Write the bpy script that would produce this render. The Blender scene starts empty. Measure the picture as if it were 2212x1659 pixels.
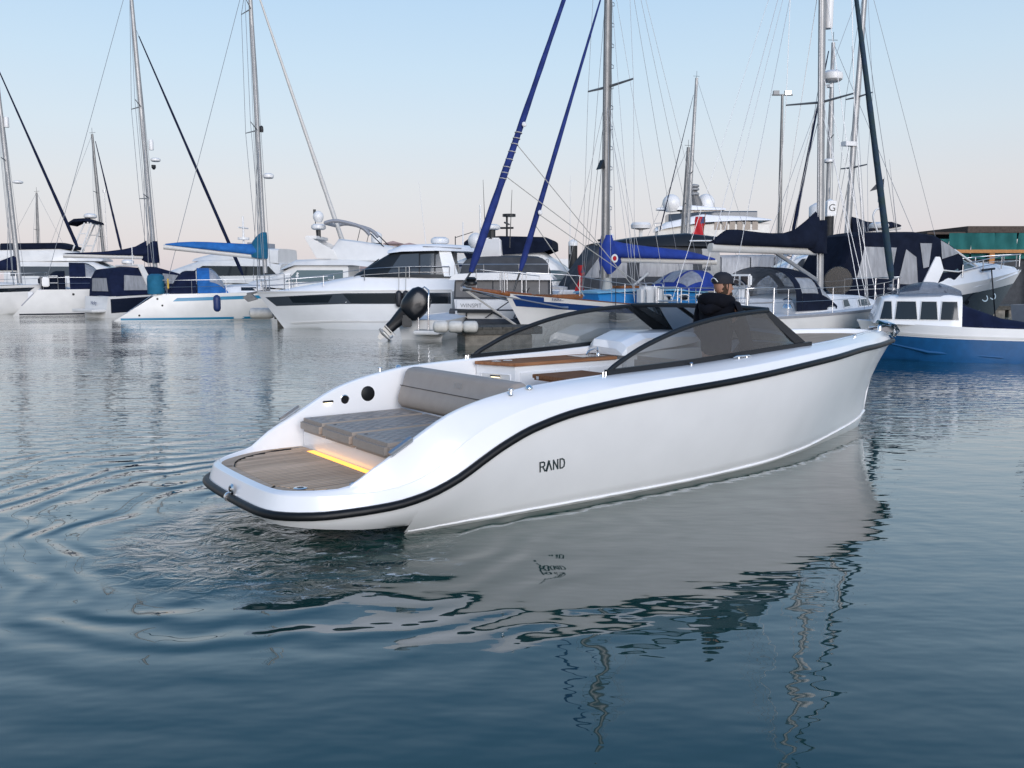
import bpy, bmesh, math, random
from mathutils import Vector, Matrix
R=math.radians
random.seed(7)
scene=bpy.context.scene
# ---------------------------------------------------------------- camera, sky, sun, exposure
F=1920.;CAMH=1.9;HOR=603.;CX=1106.;CY=829.5
TILT=math.atan((CY-HOR)/F)
camd=bpy.data.cameras.new('camera');cam=bpy.data.objects.new('camera',camd);scene.collection.objects.link(cam)
cam.location=(0,0,CAMH);cam.rotation_euler=(math.pi/2-TILT,0,0)
camd.sensor_width=36;camd.lens=F/2212*36;camd.clip_start=.1;camd.clip_end=6000
scene.camera=cam
world=bpy.data.worlds.new('World');scene.world=world;world.use_nodes=True
wt=world.node_tree;wt.nodes.clear()
def wn(t,**k):
    n=wt.nodes.new(t)
    for a,b in k.items(): setattr(n,a,b)
    return n
sky=wn('ShaderNodeTexSky',sky_type='NISHITA');sky.sun_disc=False
SUN_EL=14.;SUN_AZ=162.      # low glow behind the camera, a little to the right
sky.sun_elevation=R(SUN_EL);sky.sun_rotation=R(SUN_AZ);sky.air_density=1.0;sky.dust_density=.6;sky.ozone_density=2.5;sky.altitude=0
tc=wn('ShaderNodeTexCoord');sp=wn('ShaderNodeSeparateXYZ');wt.links.new(tc.outputs['Generated'],sp.inputs[0])
# dusk colours of the sky by height above the horizon (same all round)
rmp=wn('ShaderNodeValToRGB');wt.links.new(sp.outputs[2],rmp.inputs[0])
def s2l(c): return tuple((x/12.92 if x<=.04045 else ((x+.055)/1.055)**2.4) for x in c)
stops=[(0.0,(.815,.775,.83)),(.045,(.85,.805,.835)),(.10,(.87,.85,.86)),(.155,(.85,.88,.905)),(.22,(.805,.88,.935)),(.32,(.725,.845,.95)),(.5,(.47,.64,.83)),(1.0,(.32,.49,.72))]
el=rmp.color_ramp.elements
while len(el)<len(stops): el.new(.5)
for e,(p,c) in zip(el,stops): e.position=p;e.color=(*s2l(c),1)
bg1=wn('ShaderNodeBackground');bg1.inputs[1].default_value=.03;wt.links.new(sky.outputs[0],bg1.inputs[0])
bg2=wn('ShaderNodeBackground');bg2.inputs[1].default_value=.86;wt.links.new(rmp.outputs[0],bg2.inputs[0])
ad=wn('ShaderNodeAddShader');wo=wn('ShaderNodeOutputWorld')
wt.links.new(bg1.outputs[0],ad.inputs[0]);wt.links.new(bg2.outputs[0],ad.inputs[1]);wt.links.new(ad.outputs[0],wo.inputs[0])
sund=bpy.data.lights.new('sun','SUN');sun=bpy.data.objects.new('sun',sund);scene.collection.objects.link(sun)
sund.energy=2.85;sund.angle=R(45);sund.color=(1.0,.97,.985)
_az=R(SUN_AZ);_d=Vector((math.sin(_az)*math.cos(R(14)),math.cos(_az)*math.cos(R(14)),math.sin(R(14))))
sun.rotation_euler=_d.to_track_quat('Z','Y').to_euler()
vs=scene.view_settings;vs.view_transform='Standard';vs.look='None';vs.exposure=0.0;vs.gamma=1.0;vs.use_curve_mapping=False
scene.cycles.max_bounces=10;scene.cycles.transparent_max_bounces=16;scene.cycles.caustics_reflective=False;scene.cycles.caustics_refractive=False
try: scene.cycles.use_denoising=True
except Exception: pass
# ---------------------------------------------------------------- measuring helpers
def ray(u,v):
    a=(u-CX)/F;b=(CY-v)/F
    return Vector((a,math.cos(TILT)+b*math.sin(TILT),-math.sin(TILT)+b*math.cos(TILT)))
def at(u,v,Y):
    r=ray(u,v);return Vector((0,0,CAMH))+r*(Y/r.y)
def atz(u,v,z=0.):
    r=ray(u,v);return Vector((0,0,CAMH))+r*((z-CAMH)/r.z)
class Frame:
    """a boat's own axes: x forward, y to port, z up, origin on the water"""
    def __init__(s,x,y,head):
        s.o=Vector((x,y,0));s.a=R(head);s.f=Vector((math.cos(s.a),math.sin(s.a),0));s.l=Vector((-s.f.y,s.f.x,0))
    def P(s,u,v,y=0.):
        r=ray(u,v);o=Vector((0,0,CAMH))-s.o
        t=(y-o.dot(s.l))/r.dot(s.l);q=o+r*t
        return Vector((q.dot(s.f),y,q.z))
    def W(s,p): return s.o+s.f*p[0]+s.l*p[1]+Vector((0,0,p[2]))
# ---------------------------------------------------------------- materials
MATS={}
def mat(name,col,rough=.5,metal=0.,spec=.5,coat=0.,noise=0.,nscale=8.,bump=0.,bscale=40.,col2=None,emit=0.,alpha=1.):
    if name in MATS: return MATS[name]
    m=bpy.data.materials.new(name);m.use_nodes=True;nt=m.node_tree;b=nt.nodes['Principled BSDF']
    b.inputs['Base Color'].default_value=(*col,1);b.inputs['Roughness'].default_value=rough;b.inputs['Metallic'].default_value=metal
    b.inputs['Specular IOR Level'].default_value=spec
    b.inputs['Coat Weight'].default_value=coat;b.inputs['Coat Roughness'].default_value=.13 if name=='gelcoat_white' else .05
    if emit>0:
        b.inputs['Emission Color'].default_value=(*col,1);b.inputs['Emission Strength'].default_value=emit
    if noise>0 or bump>0:
        t=nt.nodes.new('ShaderNodeTexCoord')
    if noise>0:
        n=nt.nodes.new('ShaderNodeTexNoise');n.inputs['Scale'].default_value=nscale;n.inputs['Detail'].default_value=5
        nt.links.new(t.outputs['Object'],n.inputs['Vector'])
        mx=nt.nodes.new('ShaderNodeMix');mx.data_type='RGBA'
        c2=col2 if col2 else tuple(max(0,c*(1-noise)) for c in col)
        mx.inputs[6].default_value=(*col,1);mx.inputs[7].default_value=(*c2,1)
        r=nt.nodes.new('ShaderNodeMapRange');r.inputs[1].default_value=.35;r.inputs[2].default_value=.68
        nt.links.new(n.outputs[0],r.inputs[0]);nt.links.new(r.outputs[0],mx.inputs[0]);nt.links.new(mx.outputs[2],b.inputs['Base Color'])
        rr=nt.nodes.new('ShaderNodeMapRange');rr.inputs[3].default_value=rough*.85;rr.inputs[4].default_value=min(1,rough*1.25)
        nt.links.new(n.outputs[0],rr.inputs[0]);nt.links.new(rr.outputs[0],b.inputs['Roughness'])
    if bump>0:
        n2=nt.nodes.new('ShaderNodeTexNoise');n2.inputs['Scale'].default_value=bscale;n2.inputs['Detail'].default_value=3
        nt.links.new(t.outputs['Object'],n2.inputs['Vector'])
        bp=nt.nodes.new('ShaderNodeBump');bp.inputs['Strength'].default_value=bump;bp.inputs['Distance'].default_value=.02
        nt.links.new(n2.outputs[0],bp.inputs['Height']);nt.links.new(bp.outputs[0],b.inputs['Normal'])
    MATS[name]=m;return m
def glassmat(name,tint,refl=.5,rough=.02):
    if name in MATS: return MATS[name]
    m=bpy.data.materials.new(name);m.use_nodes=True;nt=m.node_tree;nt.nodes.clear()
    o=nt.nodes.new('ShaderNodeOutputMaterial');tr=nt.nodes.new('ShaderNodeBsdfTransparent');tr.inputs[0].default_value=(*tint,1)
    gl=nt.nodes.new('ShaderNodeBsdfGlossy');gl.inputs['Roughness'].default_value=rough
    fr=nt.nodes.new('ShaderNodeFresnel');fr.inputs[0].default_value=1.45
    mm=nt.nodes.new('ShaderNodeMath');mm.operation='MULTIPLY';mm.inputs[1].default_value=refl*2
    mx=nt.nodes.new('ShaderNodeMixShader');nt.links.new(fr.outputs[0],mm.inputs[0]);nt.links.new(mm.outputs[0],mx.inputs[0])
    nt.links.new(tr.outputs[0],mx.inputs[1]);nt.links.new(gl.outputs[0],mx.inputs[2]);nt.links.new(mx.outputs[0],o.inputs[0])
    MATS[name]=m;return m
def milky(name,tint,body,amount=.4,rough=.25):
    """creased clear plastic: partly see-through, partly pale"""
    m=bpy.data.materials.new(name);m.use_nodes=True;nt=m.node_tree;nt.nodes.clear()
    o=nt.nodes.new('ShaderNodeOutputMaterial');tr=nt.nodes.new('ShaderNodeBsdfTransparent');tr.inputs[0].default_value=(*tint,1)
    pr=nt.nodes.new('ShaderNodeBsdfPrincipled');pr.inputs['Base Color'].default_value=(*body,1);pr.inputs['Roughness'].default_value=rough;pr.inputs['Specular IOR Level'].default_value=.7
    t=nt.nodes.new('ShaderNodeTexCoord');mp=nt.nodes.new('ShaderNodeMapping');mp.inputs['Scale'].default_value=(5,5,1.2);n=nt.nodes.new('ShaderNodeTexNoise');n.inputs['Scale'].default_value=1.5;n.inputs['Detail'].default_value=3
    nt.links.new(t.outputs['Object'],mp.inputs[0]);nt.links.new(mp.outputs[0],n.inputs[0])
    r=nt.nodes.new('ShaderNodeMapRange');r.inputs[1].default_value=.3;r.inputs[2].default_value=.7;r.inputs[3].default_value=amount*.82;r.inputs[4].default_value=min(1,amount*1.2);nt.links.new(n.outputs[0],r.inputs[0])
    bp=nt.nodes.new('ShaderNodeBump');bp.inputs['Strength'].default_value=.35;bp.inputs['Distance'].default_value=.03;nt.links.new(n.outputs[0],bp.inputs['Height']);nt.links.new(bp.outputs[0],pr.inputs['Normal'])
    mx=nt.nodes.new('ShaderNodeMixShader');nt.links.new(r.outputs[0],mx.inputs[0]);nt.links.new(tr.outputs[0],mx.inputs[1]);nt.links.new(pr.outputs[0],mx.inputs[2]);nt.links.new(mx.outputs[0],o.inputs[0])
    MATS[name]=m;return m
GEL=mat('gelcoat_white',(.87,.87,.88),.30,coat=.9,noise=.04,nscale=2.5)
GEL2=mat('gelcoat_old_white',(.76,.75,.735),.32,coat=.4,noise=.10,nscale=1.6)
GEL3=mat('deck_white',(.74,.75,.77),.45,noise=.08,nscale=3)
CREAM=mat('gelcoat_cream',(.66,.63,.58),.35,noise=.10,nscale=1.5)
BLACK=mat('black_rubber',(.007,.008,.010),.42,spec=.3,noise=.3,nscale=20)
BLKG=mat('black_gloss',(.007,.008,.011),.28,spec=.4,coat=.15)
FRAME=mat('black_frame',(.012,.015,.019),.38,spec=.35)
CHROME=mat('polished_steel',(.72,.73,.75),.14,metal=1)
STEEL=mat('steel_tube',(.48,.49,.51),.28,metal=.9)
ALU=mat('aluminium_mast',(.36,.36,.36),.42,metal=.4,noise=.12,nscale=3)
ALUD=mat('grey_mast',(.20,.20,.20),.42,metal=.5,noise=.15,nscale=3)
MASTW=mat('painted_mast',(.55,.54,.52),.4,noise=.08)
WIRE=mat('rigging_wire',(.34,.35,.37),.4,metal=.5)
ROPE=mat('rope',(.42,.41,.38),.9)
ROPED=mat('dark_rope',(.03,.03,.035),.9)
NAVY=mat('navy_canvas',(.009,.015,.045),.9,spec=.15,noise=.35,nscale=3,bump=.6,bscale=9)
NAVY2=mat('dark_canvas',(.007,.011,.026),.9,spec=.15,noise=.35,nscale=3,bump=.6,bscale=9)
BLUE=mat('royal_blue_canvas',(.012,.045,.30),.8,noise=.3,nscale=3,bump=.7,bscale=7)
BLUEF=mat('dark_blue_canvas',(.008,.026,.17),.85,noise=.4,nscale=3,bump=.8,bscale=9)
BLUE2=mat('bright_blue_canvas',(.010,.13,.42),.8,noise=.3,nscale=3,bump=.7,bscale=7)
TEALC=mat('teal_canvas',(.006,.13,.24),.8,noise=.3,nscale=3,bump=.5,bscale=7)
DTEAL=mat('dark_teal_canvas',(.012,.035,.075),.85,noise=.4,nscale=4,col2=(.02,.045,.05),bump=.8,bscale=10)
GREYC=mat('grey_canvas',(.075,.08,.09),.9,spec=.15,noise=.25,nscale=3,bump=.5,bscale=7)
LGREY=mat('light_grey_panel',(.30,.31,.34),.5,noise=.1)
STRIPEB=mat('blue_stripe',(.012,.045,.17),.3,coat=.2)
STRIPET=mat('teal_stripe',(.015,.20,.36),.3,coat=.2)
HULLBLUE=mat('blue_hull_paint',(.012,.10,.27),.35,noise=.2,nscale=4,coat=.15)
HULLNAVY=mat('navy_hull',(.010,.014,.03),.14,coat=.4)
BCAB=mat('cabin_blue_paint',(.02,.21,.50),.4,noise=.12)
BDECK=mat('deck_light_blue',(.23,.47,.62),.5,noise=.12)
DGLASS=mat('dark_window',(.012,.016,.022),.06,spec=.6)
MGLASS=mat('grey_window',(.05,.06,.075),.08,spec=.6)
GGLASS=mat('greenish_window',(.10,.15,.17),.08,spec=.7)
VINYL=milky('clear_vinyl',(.62,.64,.66),(.46,.47,.50),.62)
GALV=mat('galvanised_steel',(.20,.20,.20),.55,metal=.3,noise=.3)
def tinted(name,tint,veil,amount):
    m=glassmat(name,tint,.8,.01);nt=m.node_tree;o=[n for n in nt.nodes if n.type=='OUTPUT_MATERIAL'][0];src=o.inputs[0].links[0].from_socket
    d=nt.nodes.new('ShaderNodeBsdfDiffuse');d.inputs[0].default_value=(*veil,1);mx=nt.nodes.new('ShaderNodeMixShader');mx.inputs[0].default_value=amount
    nt.links.new(src,mx.inputs[1]);nt.links.new(d.outputs[0],mx.inputs[2]);nt.links.new(mx.outputs[0],o.inputs[0]);return m
TINT=tinted('tinted_windscreen',(.58,.60,.61),(.36,.40,.42),.11)
WOODR=mat('varnished_wood',(.27,.10,.035),.25,coat=.5,noise=.4,nscale=14)
RED=mat('red_cloth',(.45,.012,.02),.8)
WHITEP=mat('white_plastic',(.74,.74,.74),.35)
GREYP=mat('grey_plastic',(.25,.26,.27),.5)
FENDW=mat('fender_white',(.62,.60,.56),.5,noise=.2,nscale=6)
FENDB=mat('fender_black',(.02,.022,.03),.5)
FENDN=mat('fender_navy',(.012,.03,.12),.5)
CONC=mat('pontoon_concrete',(.23,.21,.18),.85,noise=.45,nscale=5,bump=.6,bscale=18)
PONTD=mat('pontoon_dark_timber',(.085,.08,.07),.85,noise=.4,nscale=9,bump=.5,bscale=20)
PILE=mat('pile_black',(.016,.016,.018),.6,noise=.3)
ORANGE=mat('orange_steel',(.45,.19,.05),.6,noise=.2)
NET=mat('green_netting',(.010,.13,.13),.85,noise=.35,nscale=.7,bump=.4,bscale=3)
BROWNR=mat('brown_roof',(.075,.055,.045),.8,noise=.3)
VEN=mat('taupe_vinyl',(.37,.312,.265),.5,noise=.06,nscale=10,bump=.12,bscale=160)
SKIN=mat('skin',(.42,.22,.15),.55,noise=.15,nscale=20)
JACK=mat('black_jacket',(.004,.005,.010),.95,spec=.2,noise=.3,nscale=12,bump=.5,bscale=14)
CAPM=mat('black_cap',(.008,.009,.016),.8)
HAIR=mat('brown_hair',(.05,.028,.016),.8,noise=.3,nscale=60)
WARM=mat('warm_led',(1.0,.46,.07),.5,emit=1.7)
LEDW=mat('courtesy_lamp',(1.0,.85,.55),.5,emit=3.2)
def teakmat(name,base,dark,axis,freq):
    m=bpy.data.materials.new(name);m.use_nodes=True;nt=m.node_tree;b=nt.nodes['Principled BSDF'];b.inputs['Roughness'].default_value=.85;b.inputs['Specular IOR Level'].default_value=.1
    t=nt.nodes.new('ShaderNodeTexCoord');mp=nt.nodes.new('ShaderNodeMapping')
    sc=[40,40,40];sc[axis]=3;mp.inputs['Scale'].default_value=sc
    nt.links.new(t.outputs['Object'],mp.inputs[0])
    n=nt.nodes.new('ShaderNodeTexNoise');n.inputs['Scale'].default_value=1;n.inputs['Detail'].default_value=6;nt.links.new(mp.outputs[0],n.inputs[0])
    oi=nt.nodes.new('ShaderNodeObjectInfo')
    mx=nt.nodes.new('ShaderNodeMix');mx.data_type='RGBA';mx.inputs[6].default_value=(*base,1);mx.inputs[7].default_value=(*dark,1)
    r=nt.nodes.new('ShaderNodeMapRange');r.inputs[1].default_value=.3;r.inputs[2].default_value=.7
    nt.links.new(n.outputs[0],r.inputs[0]);nt.links.new(r.outputs[0],mx.inputs[0])
    hv=nt.nodes.new('ShaderNodeHueSaturation');mr=nt.nodes.new('ShaderNodeMapRange');mr.inputs[3].default_value=.82;mr.inputs[4].default_value=1.15
    nt.links.new(oi.outputs['Random'],mr.inputs[0]);nt.links.new(mr.outputs[0],hv.inputs['Value']);nt.links.new(mx.outputs[2],hv.inputs['Color'])
    nt.links.new(hv.outputs[0],b.inputs['Base Color'])
    bp=nt.nodes.new('ShaderNodeBump');bp.inputs['Strength'].default_value=.25;bp.inputs['Distance'].default_value=.004
    nt.links.new(n.outputs[0],bp.inputs['Height']);nt.links.new(bp.outputs[0],b.inputs['Normal'])
    MATS[name]=m;return m
TEAK=teakmat('weathered_teak',(.66,.49,.355),(.48,.345,.24),0,1)
TEAKO=teakmat('oiled_teak',(.34,.17,.09),(.20,.085,.042),0,1)
# ---------------------------------------------------------------- mesh helpers
C=scene.collection
def link(o,parent=None):
    C.objects.link(o)
    if parent is not None: o.parent=parent
    return o
def mesh(name,vs_,fs,m,parent=None,smooth=False,angle=None):
    me=bpy.data.meshes.new(name);me.from_pydata([tuple(v) for v in vs_],[],[tuple(f) for f in fs]);me.update()
    bm=bmesh.new();bm.from_mesh(me);bmesh.ops.remove_doubles(bm,verts=bm.verts,dist=1e-5)
    bmesh.ops.dissolve_degenerate(bm,edges=bm.edges,dist=1e-6)
    bmesh.ops.recalc_face_normals(bm,faces=bm.faces);bm.to_mesh(me);bm.free()
    if m is not None: me.materials.append(m)
    if smooth:
        me.shade_smooth()
        if angle: me.set_sharp_from_angle(angle=R(angle))
    return link(bpy.data.objects.new(name,me),parent)
def thing(name,label,cat,loc=(0,0,0),rotz=0.,group=None):
    o=bpy.data.objects.new(name,None);o.empty_display_size=.2;link(o);o.location=loc;o.rotation_euler=(0,0,rotz)
    o['label']=label;o['category']=cat
    if group:o['group']=group
    return o
def tag(o,label,cat,group=None):
    o['label']=label;o['category']=cat
    if group:o['group']=group
    return o
def boatthing(name,label,fr,cat='boat',group=None): return thing(name,label,cat,fr.o,fr.a,group)
class G:
    """collects vertices and faces of one mesh"""
    def __init__(s): s.v=[];s.f=[]
    def add(s,vs_,fs):
        k=len(s.v);s.v+=[Vector(v) for v in vs_];s.f+=[tuple(i+k for i in f) for f in fs];return s
    def box(s,a,b):
        x0,y0,z0=a;x1,y1,z1=b
        return s.add([(x0,y0,z0),(x1,y0,z0),(x1,y1,z0),(x0,y1,z0),(x0,y0,z1),(x1,y0,z1),(x1,y1,z1),(x0,y1,z1)],[(0,3,2,1),(4,5,6,7),(0,1,5,4),(1,2,6,5),(2,3,7,6),(3,0,4,7)])
    def tube(s,pts,r,n=8,cap=True,flat=1.):
        pts=[Vector(p) for p in pts];k=len(s.v);N=len(pts)
        rs=r if isinstance(r,(list,tuple)) else [r]*N
        up=None
        for i,p in enumerate(pts):
            t=(pts[min(i+1,N-1)]-pts[max(i-1,0)])
            if t.length<1e-9: t=Vector((0,0,1))
            t.normalize()
            if up is None:
                up=Vector((0,0,1)) if abs(t.z)<.9 else Vector((1,0,0))
            a=t.cross(up)
            if a.length<1e-6: a=t.cross(Vector((0,1,0)))
            a.normalize();b=a.cross(t);b.normalize();up=b
            for j in range(n):
                an=2*math.pi*j/n
                s.v.append(p+(a*math.cos(an)*flat+b*math.sin(an))*rs[i])
        for i in range(N-1):
            for j in range(n):
                s.f.append((k+i*n+j,k+i*n+(j+1)%n,k+(i+1)*n+(j+1)%n,k+(i+1)*n+j))
        if cap:
            s.f.append(tuple(k+j for j in reversed(range(n))));s.f.append(tuple(k+(N-1)*n+j for j in range(n)))
        return s
    def lathe(s,prof,n=16,o=(0,0,0),ax=(0,0,1)):
        o=Vector(o);ax=Vector(ax).normalized();a=ax.orthogonal().normalized();b=ax.cross(a);k=len(s.v)
        for r,z in prof:
            for j in range(n):
                an=2*math.pi*j/n;s.v.append(o+ax*z+(a*math.cos(an)+b*math.sin(an))*max(r,1e-4))
        for i in range(len(prof)-1):
            for j in range(n): s.f.append((k+i*n+j,k+i*n+(j+1)%n,k+(i+1)*n+(j+1)%n,k+(i+1)*n+j))
        s.f.append(tuple(k+j for j in reversed(range(n))));s.f.append(tuple(k+(len(prof)-1)*n+j for j in range(n)))
        return s
    def grid(s,rows,close=False):
        k=len(s.v);m=len(rows[0])
        for r in rows: s.v+=[Vector(p) for p in r]
        for i in range(len(rows)-1):
            for j in range(m-1 if not close else m):
                s.f.append((k+i*m+j,k+i*m+(j+1)%m,k+(i+1)*m+(j+1)%m,k+(i+1)*m+j))
        return s
    def prism(s,poly,d):
        """polygon (3D points) swept by vector d"""
        k=len(s.v);n=len(poly);d=Vector(d)
        s.v+=[Vector(p) for p in poly]+[Vector(p)+d for p in poly]
        s.f.append(tuple(k+i for i in reversed(range(n))));s.f.append(tuple(k+n+i for i in range(n)))
        for i in range(n): s.f.append((k+i,k+(i+1)%n,k+n+(i+1)%n,k+n+i))
        return s
    def out(s,name,m,parent=None,smooth=False,angle=None,bevel=0.,seg=2):
        o=mesh(name,s.v,s.f,m,parent,smooth,angle)
        if bevel>0:
            bm=bmesh.new();bm.from_mesh(o.data)
            es=[e for e in bm.edges if len(e.link_faces)==2 and e.calc_face_angle(0)>R(25)]
            bmesh.ops.bevel(bm,geom=es,offset=bevel,segments=seg,affect='EDGES',clamp_overlap=True)
            bm.to_mesh(o.data);bm.free();o.data.shade_smooth();o.data.set_sharp_from_angle(angle=R(40))
        return o
def tube(name,pts,r,m,parent=None,n=8,flat=1.): return G().tube(pts,r,n,True,flat).out(name,m,parent,True,50)
def lerp(a,b,t): return a+(b-a)*t
def itp(x,xs,ys):
    if x<=xs[0]: return ys[0]
    if x>=xs[-1]: return ys[-1]
    for i in range(len(xs)-1):
        if x<=xs[i+1]:
            h=xs[i+1]-xs[i];t=(x-xs[i])/h
            def sl(j):
                if j==0: return (ys[1]-ys[0])/(xs[1]-xs[0])
                if j==len(xs)-1: return (ys[-1]-ys[-2])/(xs[-1]-xs[-2])
                d0=(ys[j]-ys[j-1])/(xs[j]-xs[j-1]);d1=(ys[j+1]-ys[j])/(xs[j+1]-xs[j])
                return 0 if d0*d1<=0 else 2*d0*d1/(d0+d1)
            m0,m1=sl(i)*h,sl(i+1)*h
            return ys[i]*(2*t**3-3*t*t+1)+m0*(t**3-2*t*t+t)+ys[i+1]*(-2*t**3+3*t*t)+m1*(t**3-t*t)
def smoothpath(pts,n=8):
    """Catmull-Rom through points"""
    pts=[Vector(p) for p in pts];out=[]
    for i in range(len(pts)-1):
        p0=pts[max(i-1,0)];p1=pts[i];p2=pts[i+1];p3=pts[min(i+2,len(pts)-1)]
        for k in range(n):
            t=k/n
            out.append(.5*((2*p1)+(p2-p0)*t+(2*p0-5*p1+4*p2-p3)*t*t+(3*p1-p0-3*p2+p3)*t**3))
    out.append(pts[-1]);return out
def textmesh(name,txt,size,m,parent,mtx,depth=.002,font_w=1.):
    cu=bpy.data.curves.new(name,'FONT');cu.body=txt;cu.size=size;cu.align_x='CENTER';cu.align_y='CENTER';cu.extrude=depth
    to=bpy.data.objects.new(name+'_t',cu);C.objects.link(to)
    me=bpy.data.meshes.new_from_object(to);bpy.data.objects.remove(to);me.name=name
    me.transform(mtx)
    me.materials.clear();me.materials.append(m)
    return link(bpy.data.objects.new(name,me),parent)
def textframe(o,xdir,nrm):
    """matrix placing text at o, reading along xdir, facing nrm"""
    x=Vector(xdir).normalized();z=Vector(nrm).normalized();y=z.cross(x).normalized();x=y.cross(z)
    M=Matrix((x,y,z)).transposed().to_4x4();M.translation=Vector(o);return M
# ---------------------------------------------------------------- water
BOAT=Frame(-2.10320635,6.52780956,36.7)
def watermat():
    m=bpy.data.materials.new('harbour_water');m.use_nodes=True;nt=m.node_tree;b=nt.nodes['Principled BSDF']
    b.inputs['Roughness'].default_value=.015;b.inputs['IOR'].default_value=1.5
    N=lambda t,**k:(lambda n:[setattr(n,a,c) for a,c in k.items()] and n or n)(nt.nodes.new(t))
    def math_(op,a,b_=None,c=None,clamp=False):
        n=nt.nodes.new('ShaderNodeMath');n.operation=op;n.use_clamp=clamp
        for i,x in enumerate((a,b_,c)):
            if x is None: continue
            if isinstance(x,(int,float)): n.inputs[i].default_value=x
            else: nt.links.new(x,n.inputs[i])
        return n.outputs[0]
    geo=nt.nodes.new('ShaderNodeNewGeometry');pos=geo.outputs['Position']
    sep=nt.nodes.new('ShaderNodeSeparateXYZ');nt.links.new(pos,sep.inputs[0])
    def noise(sx,sy,detail=2.,rough=.5,off=0.,dist=0.):
        mp=nt.nodes.new('ShaderNodeMapping');mp.inputs['Scale'].default_value=(sx,sy,1);mp.inputs['Location'].default_value=(off,off*.7,0)
        nt.links.new(pos,mp.inputs[0])
        n=nt.nodes.new('ShaderNodeTexNoise');n.noise_dimensions='2D';n.inputs['Scale'].default_value=1;n.inputs['Detail'].default_value=detail;n.inputs['Roughness'].default_value=rough;n.inputs['Distortion'].default_value=dist
        nt.links.new(mp.outputs[0],n.inputs['Vector']);return n.outputs[0]
    # distance from the stern of the moving boat
    def dist_to(p):
        v=nt.nodes.new('ShaderNodeVectorMath');v.operation='DISTANCE';nt.links.new(pos,v.inputs[0]);v.inputs[1].default_value=(p[0],p[1],0);return v.outputs['Value']
    st=BOAT.W((.75,0,0));ds=dist_to(st)
    # wind-ruffled water beyond the boat, calmer water in front
    ruff=nt.nodes.new('ShaderNodeMapRange');ruff.interpolation_type='SMOOTHSTEP';ruff.inputs[1].default_value=6.5;ruff.inputs[2].default_value=12.;ruff.inputs[3].default_value=.05;ruff.inputs[4].default_value=1.
    big=noise(.06,.16,2)
    yy=math_('ADD',sep.outputs[1],math_('MULTIPLY',math_('SUBTRACT',big,.5),6.))
    nt.links.new(yy,ruff.inputs[0])
    patch=nt.nodes.new('ShaderNodeMapRange');patch.inputs[1].default_value=.36;patch.inputs[2].default_value=.62;patch.inputs[3].default_value=.35;patch.inputs[4].default_value=1.
    nt.links.new(noise(.10,.35,3,off=5),patch.inputs[0])
    h1=math_('MULTIPLY',noise(.85,1.9,1.5,.45,off=1),.0065)        # long slow undulation
    h1b=math_('MULTIPLY',noise(2.2,4.6,2,.5,off=9),.0040)
    h2=math_('MULTIPLY',math_('MULTIPLY',noise(2.4,6.2,2.2,.5,off=3,dist=.3),.018),math_('MULTIPLY',ruff.outputs[0],patch.outputs[0]))
    # rings spreading from the stern
    wob=math_('MULTIPLY',noise(.7,.7,2,off=2),1.3)
    ph=math_('MULTIPLY',math_('ADD',ds,wob),2*math.pi/.42)
    amp=nt.nodes.new('ShaderNodeMapRange');amp.interpolation_type='SMOOTHSTEP';amp.inputs[1].default_value=1.;amp.inputs[2].default_value=6.5;amp.inputs[3].default_value=.0082;amp.inputs[4].default_value=0.;nt.links.new(ds,amp.inputs[0])
    lf_=nt.nodes.new('ShaderNodeMapRange');lf_.interpolation_type='SMOOTHSTEP';lf_.inputs[1].default_value=-2.2;lf_.inputs[2].default_value=1.6;lf_.inputs[3].default_value=1.;lf_.inputs[4].default_value=.16;nt.links.new(sep.outputs[0],lf_.inputs[0])
    nr_=nt.nodes.new('ShaderNodeMapRange');nr_.interpolation_type='SMOOTHSTEP';nr_.inputs[1].default_value=3.2;nr_.inputs[2].default_value=5.6;nr_.inputs[3].default_value=.12;nr_.inputs[4].default_value=1.;nt.links.new(sep.outputs[1],nr_.inputs[0])
    h3=math_('MULTIPLY',math_('MULTIPLY',math_('SINE',ph),amp.outputs[0]),math_('MULTIPLY',lf_.outputs[0],nr_.outputs[0]))
    # churned water under the platform
    ch=nt.nodes.new('ShaderNodeMapRange');ch.interpolation_type='SMOOTHSTEP';ch.inputs[1].default_value=.5;ch.inputs[2].default_value=1.45;ch.inputs[3].default_value=1.;ch.inputs[4].default_value=0.;nt.links.new(dist_to(BOAT.W((.25,-.35,0))),ch.inputs[0])
    h4=math_('MULTIPLY',math_('MULTIPLY',noise(5,7,4,.6,off=4,dist=.8),.060),ch.outputs[0])
    # fine ripple strip close along the hull
    hh=math_('ADD',math_('ADD',math_('ADD',h1,h1b),math_('ADD',h2,h3)),h4)
    bp=nt.nodes.new('ShaderNodeBump');bp.inputs['Strength'].default_value=1;bp.inputs['Distance'].default_value=1
    nt.links.new(hh,bp.inputs['Height']);nt.links.new(bp.outputs[0],b.inputs['Normal']);nt.links.new(bp.outputs[0],b.inputs['Coat Normal']);b.inputs['Coat Weight'].default_value=.6;b.inputs['Coat IOR'].default_value=1.33;b.inputs['Coat Roughness'].default_value=.02
    # murky green-blue body of the water, a little foam in the churn
    mx=nt.nodes.new('ShaderNodeMix');mx.data_type='RGBA';mx.inputs[6].default_value=(.007,.039,.035,1);mx.inputs[7].default_value=(.011,.054,.046,1)
    nt.links.new(noise(.25,.4,2,off=8),mx.inputs[0])
    fo=nt.nodes.new('ShaderNodeMapRange');fo.inputs[1].default_value=.60;fo.inputs[2].default_value=.68;nt.links.new(noise(7,13,5,.65,off=6,dist=1.2),fo.inputs[0])
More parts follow.
